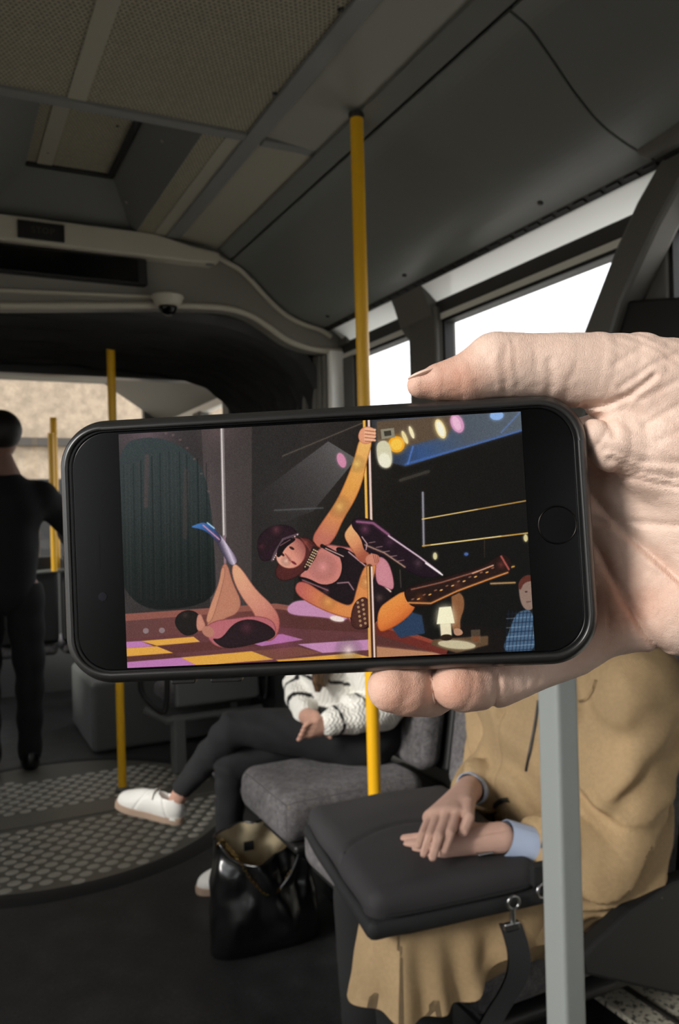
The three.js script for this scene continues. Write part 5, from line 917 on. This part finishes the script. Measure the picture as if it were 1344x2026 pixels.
  form([[795, 1166], [812, 1156], [850, 1146], [900, 1132], [950, 1118], [976, 1098], [992, 1092], [1006, 1106], [1003, 1132], [980, 1140], [930, 1158], [880, 1182], [840, 1200], [808, 1198]], '#241410', 'rgba(4,0,0,0.8)', 5, [[830, 1180, 20, 'rgba(120,60,30,0.7)'], [900, 1155, 24, 'rgba(110,60,40,0.6)'], [985, 1115, 16, 'rgba(130,60,50,0.7)']]); line([[806, 1190], [850, 1191], [900, 1167], [960, 1144], [998, 1130]], 2.4, '#d88a4a', 3); line([[812, 1164], [870, 1150], [940, 1128]], 2, '#8f5a48', 2); for (let i = 0; i < 15; i++) oval(815 + i * 11, 1183 - i * 4.4 + (i % 2) * 4, 3.4, 1.4, -0.3, i % 2 ? '#f0b060' : '#8a5a44'); line([[985, 1098], [1000, 1124]], 3, '#a85048', 2); line([[930, 1132], [970, 1116]], 2, '#e0a080', 2);
  line([[731, 1120], [738, 1302]], 12, '#5e3a24'); line([[728, 1120], [733, 1300]], 3.6, '#e0a260'); line([[735, 1120], [741, 1300]], 3.4, '#f6dcd4'); line([[731.5, 1120], [737, 1300]], 1.6, '#2a160c');
  form([[592, 1056], [624, 1068], [632, 1092], [614, 1120], [586, 1143], [558, 1150], [542, 1132], [560, 1100]], '#4f2320', 'rgba(15,0,0,0.7)', 6, [[606, 1072, 16, 'rgba(170,80,70,0.55)']]); for (let i = 0; i < 9; i++) line([[594 + i * 3, 1060 + i * 2], [610 + i * 2, 1078 + i * 4]], 1, 'rgba(160,80,70,0.4)');
  form([[547, 1092], [566, 1062], [592, 1061], [608, 1080], [605, 1105], [589, 1122], [566, 1124], [549, 1111]], lg([550, 1112], [606, 1070], [[0, '#f0b098'], [0.5, '#dc907a'], [1, '#8e4c48']]), 'rgba(90,25,25,0.5)', 5, [[568, 1108, 12, 'rgba(255,210,190,0.6)']]); oval(560, 1095, 5.5, 2.4, 0.75, '#3d1d1b'); oval(579, 1083, 5.5, 2.4, 0.55, '#33191a'); line([[555, 1090], [564, 1097]], 1.2, '#2a1010'); line([[566, 1094], [575, 1106]], 2, 'rgba(150,80,70,0.8)', 1); oval(575, 1107, 3, 2, 0.5, '#a85f52'); oval(583, 1112, 6, 2.4, 0.65, '#8e3640'); line([[578, 1109], [588, 1115]], 0.9, '#4a1418');
  form([[510, 1084], [513, 1060], [530, 1043], [556, 1035], [582, 1041], [593, 1058], [560, 1070], [546, 1097], [536, 1108], [518, 1110]], '#24141a', 'rgba(5,0,4,0.8)', 5, [[548, 1046, 20, 'rgba(130,70,80,0.6)'], [520, 1080, 14, 'rgba(90,40,50,0.6)']]); line([[591, 1055], [562, 1065], [546, 1092], [540, 1107]], 4.5, '#59444e'); for (let i = 0; i < 14; i++) { const t = i / 13; oval(590 - 46 * t - 7 * Math.sin(t * 3), 1056 + 49 * t, 1.5, 1.5, 0, '#e4c4bc'); } form([[547, 1099], [556, 1071], [580, 1061], [589, 1066], [566, 1081], [556, 1102]], '#150b0f', 'rgba(0,0,0,0.5)', 2); line([[556, 1078], [576, 1066]], 1.4, 'rgba(180,120,130,0.6)', 1);
  line([[623, 1084], [617, 1104], [606, 1122]], 11, '#2c1a18'); for (let i = 0; i < 22; i++) oval(626 - i * 0.8 + (i % 3) * 4 - 4, 1086 + i * 1.6, 1.5, 1.5, 0, '#e4c898');
  // soften like a video frame
  { const im = c.getImageData(0, 0, W, Hh), src = im.data, t = new Float32Array(src.length); for (let pass = 0; pass < 2; pass++) { for (let y = 0; y < Hh; y++) for (let x = 0; x < W; x++) for (let k = 0; k < 3; k++) { let q = 0; for (let d = -1; d <= 1; d++) q += src[(y * W + clamp(x + d, 0, W - 1)) * 4 + k]; t[(y * W + x) * 4 + k] = q / 3; } for (let y = 0; y < Hh; y++) for (let x = 0; x < W; x++) for (let k = 0; k < 3; k++) { let q = 0; for (let d = -1; d <= 1; d++) q += t[(clamp(y + d, 0, Hh - 1) * W + x) * 4 + k]; src[(y * W + x) * 4 + k] = q / 3; } } c.putImageData(im, 0, 0); }
  // film grain
  const id = c.getImageData(0, 0, W, Hh), d = id.data; seed = 99; for (let i = 0; i < d.length; i += 4) { const n = (rnd() + rnd() - 1) * 26; d[i] = clamp(d[i] * 0.96 + 4 + n, 0, 255); d[i + 1] = clamp(d[i + 1] * 0.96 + 4 + n, 0, 255); d[i + 2] = clamp(d[i + 2] * 0.96 + 4 + n, 0, 255); } c.putImageData(id, 0, 0);
  return cv;
}

// ------------------------------------------------------------------ the hand holding the phone
{
  const P = thing('person', 'bare hand and forearm reaching in to grip the smartphone by its end', 'person');
  P.position.copy(frame.position); P.quaternion.copy(frame.quaternion);
  const J = (px, py, z, r) => [Lm(px, py, z), r];
  const thumb = [J(832, 762, -5, 3.7), J(870, 756, -5, 5.3), J(925, 747, -5, 7.0), J(982, 723, -5.5, 9.3), J(1050, 725, -6, 9.1), J(1110, 727, -6, 9.6), J(1180, 738, -8, 11.4), J(1260, 760, -10, 14.4), J(1344, 790, -12, 17), J(1560, 880, -16, 23)];
  const thenar = [J(1181, 860, -3.5, 4.6), J(1215, 880, -5, 7.8), J(1300, 882, -9, 13.8), J(1400, 900, -11, 18), J(1560, 940, -16, 22)];
  const rA = [J(1225, 985, -26, 11), J(1330, 1030, -24, 15), J(1450, 1060, -20, 19)], rB = [J(1215, 1065, -27, 10), J(1290, 1150, -20, 10.5), J(1345, 1200, -17, 13.2), J(1560, 1090, -16, 24)], rC = [J(1195, 1080, -28, 9), J(1213, 1180, -22, 9.5), J(1242, 1232, -20, 8.6), J(1300, 1226, -19, 9.4), J(1350, 1222, -18, 10)];
  const meta = [[J(1175, 890, -30, 11), J(1420, 950, -26, 17)], [J(1170, 985, -31, 11), J(1420, 1000, -27, 17)], [J(1170, 1090, -31, 11), J(1420, 1060, -26, 17)], [J(1200, 1190, -29, 10), J(1420, 1130, -26, 17)]];
  const arm = [J(1480, 985, -16, 26), J(1650, 985, -12, 27), J(2300, 1080, 25, 34), J(3300, 1250, 75, 42)];
  const idx = [J(1175, 890, -28, 10), J(1000, 905, -22.5, 9), J(820, 950, -21, 8.4), J(700, 985, -20, 7.2)], mid = [J(1170, 985, -29, 10), J(960, 1030, -22.5, 9), J(770, 1080, -21, 8.4), J(640, 1110, -20, 7.2)];
  const ring = [J(1180, 1110, -28, 9.5), J(1030, 1215, -23, 8.6), J(905, 1330, -19.5, 7.9), J(852, 1366, -13, 7.5), J(803, 1363, -4.5, 7.5), J(775, 1361, -2.5, 6.7)];
  const pink = [J(1205, 1232, -21, 8.8), J(1135, 1287, -20, 7.6), J(1062, 1318, -18, 6.9), J(985, 1350, -12.5, 7.1), J(918, 1358, -4.5, 7.1), J(902, 1357, -3, 6.6)];
  // skin creases as lines across the palm: [points, depth, width] in millimetres
  const creases = [
    [[[1155, 915], [1200, 985], [1260, 1055], [1344, 1145], [1430, 1260]], 1.7, 1.5], [[[1160, 1005], [1205, 1085], [1245, 1180], [1285, 1250], [1335, 1300]], 1.6, 1.4], [[[1160, 1030], [1260, 1034], [1400, 1045]], 0.7, 1.3],
    [[[1150, 806], [1190, 805], [1225, 790], [1262, 758]], 1.1, 1.0], [[[1150, 813], [1165, 825], [1180, 830]], 1.3, 0.8], [[[1180, 830], [1192, 850], [1193, 868]], 0.7, 1.1],
    [[[1190, 735], [1262, 690], [1344, 650]], 0.35, 0.9], [[[1205, 775], [1262, 735], [1344, 700]], 0.45, 0.9], [[[1240, 800], [1300, 770], [1400, 735]], 0.45, 1.0], [[[1250, 850], [1310, 812], [1400, 780]], 0.4, 1.0], [[[1270, 880], [1344, 845], [1420, 820]], 0.35, 1.0],
    [[[1180, 893], [1240, 915], [1300, 920], [1400, 925]], 0.6, 1.2], [[[1190, 910], [1250, 938], [1344, 955], [1420, 960]], 0.7, 1.1], [[[1210, 930], [1280, 958], [1344, 972]], 0.6, 1.0],
    [[[986, 700], [980, 740], [990, 785]], 0.35, 1.2], [[[1000, 690], [1004, 740], [1012, 770]], 0.2, 0.9], [[[1068, 730], [1074, 760], [1073, 792]], 0.45, 1.3], [[[1040, 700], [1042, 740]], 0.2, 0.9], [[[1115, 740], [1105, 770], [1108, 792]], 0.2, 1.1],
    [[[980, 1330], [978, 1370], [976, 1404]], 0.9, 1.1], [[[1036, 1322], [1043, 1350]], 0.5, 1.0], [[[1070, 1318], [1073, 1350]], 0.5, 1.0], [[[1216, 1220], [1222, 1290]], 0.35, 1.2], [[[1250, 1240], [1262, 1296]], 0.3, 1.2], [[[1290, 1130], [1344, 1160]], 0.3, 1.0],
  ].map(([pts, d, w]) => { const q = pts.map(([a, b]) => Lm(a, b, -8)); return { q, d, w, box: [Math.min(...q.map((v) => v.x)) - 4, Math.max(...q.map((v) => v.x)) + 4, Math.min(...q.map((v) => v.y)) - 4, Math.max(...q.map((v) => v.y)) + 4] }; });
  const seg2 = (p, a, b) => { const bx = b.x - a.x, by = b.y - a.y, h = clamp(((p.x - a.x) * bx + (p.y - a.y) * by) / (bx * bx + by * by), 0, 1); return Math.hypot(p.x - a.x - bx * h, p.y - a.y - by * h); };
  const groove = (p) => { let s = 0; if (p.z < -34) return 0; for (const c of creases) { if (p.x < c.box[0] || p.x > c.box[1] || p.y < c.box[2] || p.y > c.box[3]) continue; let d = 1e9; for (let i = 0; i + 1 < c.q.length; i++) d = Math.min(d, seg2(p, c.q[i], c.q[i + 1])); s = Math.max(s, c.d * Math.exp(-Math.pow(d / c.w, 2))); } return s; };
  const thA = Lm(1200, 780, 0), field = (p) => {
    let palm = smin(chain(p, thenar), chain(p, rA), 4); palm = smin(palm, chain(p, rB), 5); palm = smin(palm, chain(p, rC), 4);
    let back = 1e9; for (const m of meta) back = smin(back, chain(p, m), 10);
    palm = smin(palm, back, 8);
    let d = smin(palm, chain(p, thumb), 5);
    d = smin(d, chain(p, arm), 18);
    let f = Math.min(chain(p, idx), chain(p, mid), chain(p, ring), chain(p, pink));
    d = smin(d, f, 4);
    if (d > 6 || d < -6) return d;
    const wr = 0.12 * N3(p.x * 0.5, p.y * 0.5, p.z * 0.5) + 0.1 * Math.sin((p.x * 0.62 + p.y * 1.0) * 1.5 + 3 * N3(p.x * 0.1, p.y * 0.1, 0)) * smooth(70, 78, p.x) * smooth(5, 14, p.y);
    return d + groove(p) + wr;
  };
  // skin colour: pale palm, mottled, ruddier pads and thumb joint, darkened further for shade under the phone
  const pale = lin(226, 197, 180), ruddyShade = lin(196, 143, 120), tipsAt = [Lm(790, 1362, 0), Lm(910, 1358, 0), Lm(880, 770, 0), Lm(1210, 1190, -18)];
  const tone = (p) => { let k = 0; for (const t of tipsAt) k = Math.max(k, Math.exp(-Math.pow(Math.hypot(p.x - t.x, p.y - t.y) / 13, 2))); k = clamp(0.8 * k + 0.35 * fbm(p.x * 0.09, p.y * 0.09, p.z * 0.09) + 0.12 * N3(p.x * 0.7, p.y * 0.7, p.z * 0.7) + 0.05 * groove(p), 0, 1); return [0, 1, 2].map((i) => pale[i] + (ruddyShade[i] - pale[i]) * k); };
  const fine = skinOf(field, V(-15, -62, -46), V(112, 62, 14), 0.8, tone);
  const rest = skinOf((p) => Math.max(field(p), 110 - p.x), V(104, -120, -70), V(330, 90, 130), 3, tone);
  for (const g of [fine, rest]) g.scale(0.001, 0.001, 0.001);
  const hg = joined([fine, rest]); { const p = hg.attributes.position, uv = hg.attributes.uv; for (let i = 0; i < p.count; i++) uv.setXY(i, p.getX(i) + 0.4 * p.getZ(i), p.getY(i) + 0.3 * p.getZ(i)); }
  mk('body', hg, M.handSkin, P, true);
  const nail = (px, py, z, rx, ry, rz, e) => { const q = Lm(px, py, z).multiplyScalar(0.001); mk('nail', new THREE.SphereGeometry(0.001, 24, 14).scale(rx, ry, rz).applyMatrix4(new THREE.Matrix4().makeRotationFromEuler(new THREE.Euler(...e))).translate(q.x, q.y, q.z), M.nail, P); };
  nail(838, 739, -4.6, 4.6, 0.9, 3.9, [0, 0, 0.33]);
  nail(853, 1368, -4.5, 0.9, 3.6, 3.6, [0, 0, 0.25]);
  mk('sleeve', (() => { const a = Lm(2300, 1080, 25).multiplyScalar(0.001), b = Lm(3300, 1250, 75).multiplyScalar(0.001); return [tube([a.clone().lerp(b, 0.1), a.clone().lerp(b, 0.5), a.clone().lerp(b, 1.1)], 0.046, 24, 28)]; })(), M.trouser, P);
}
renderer.render(scene, camera);
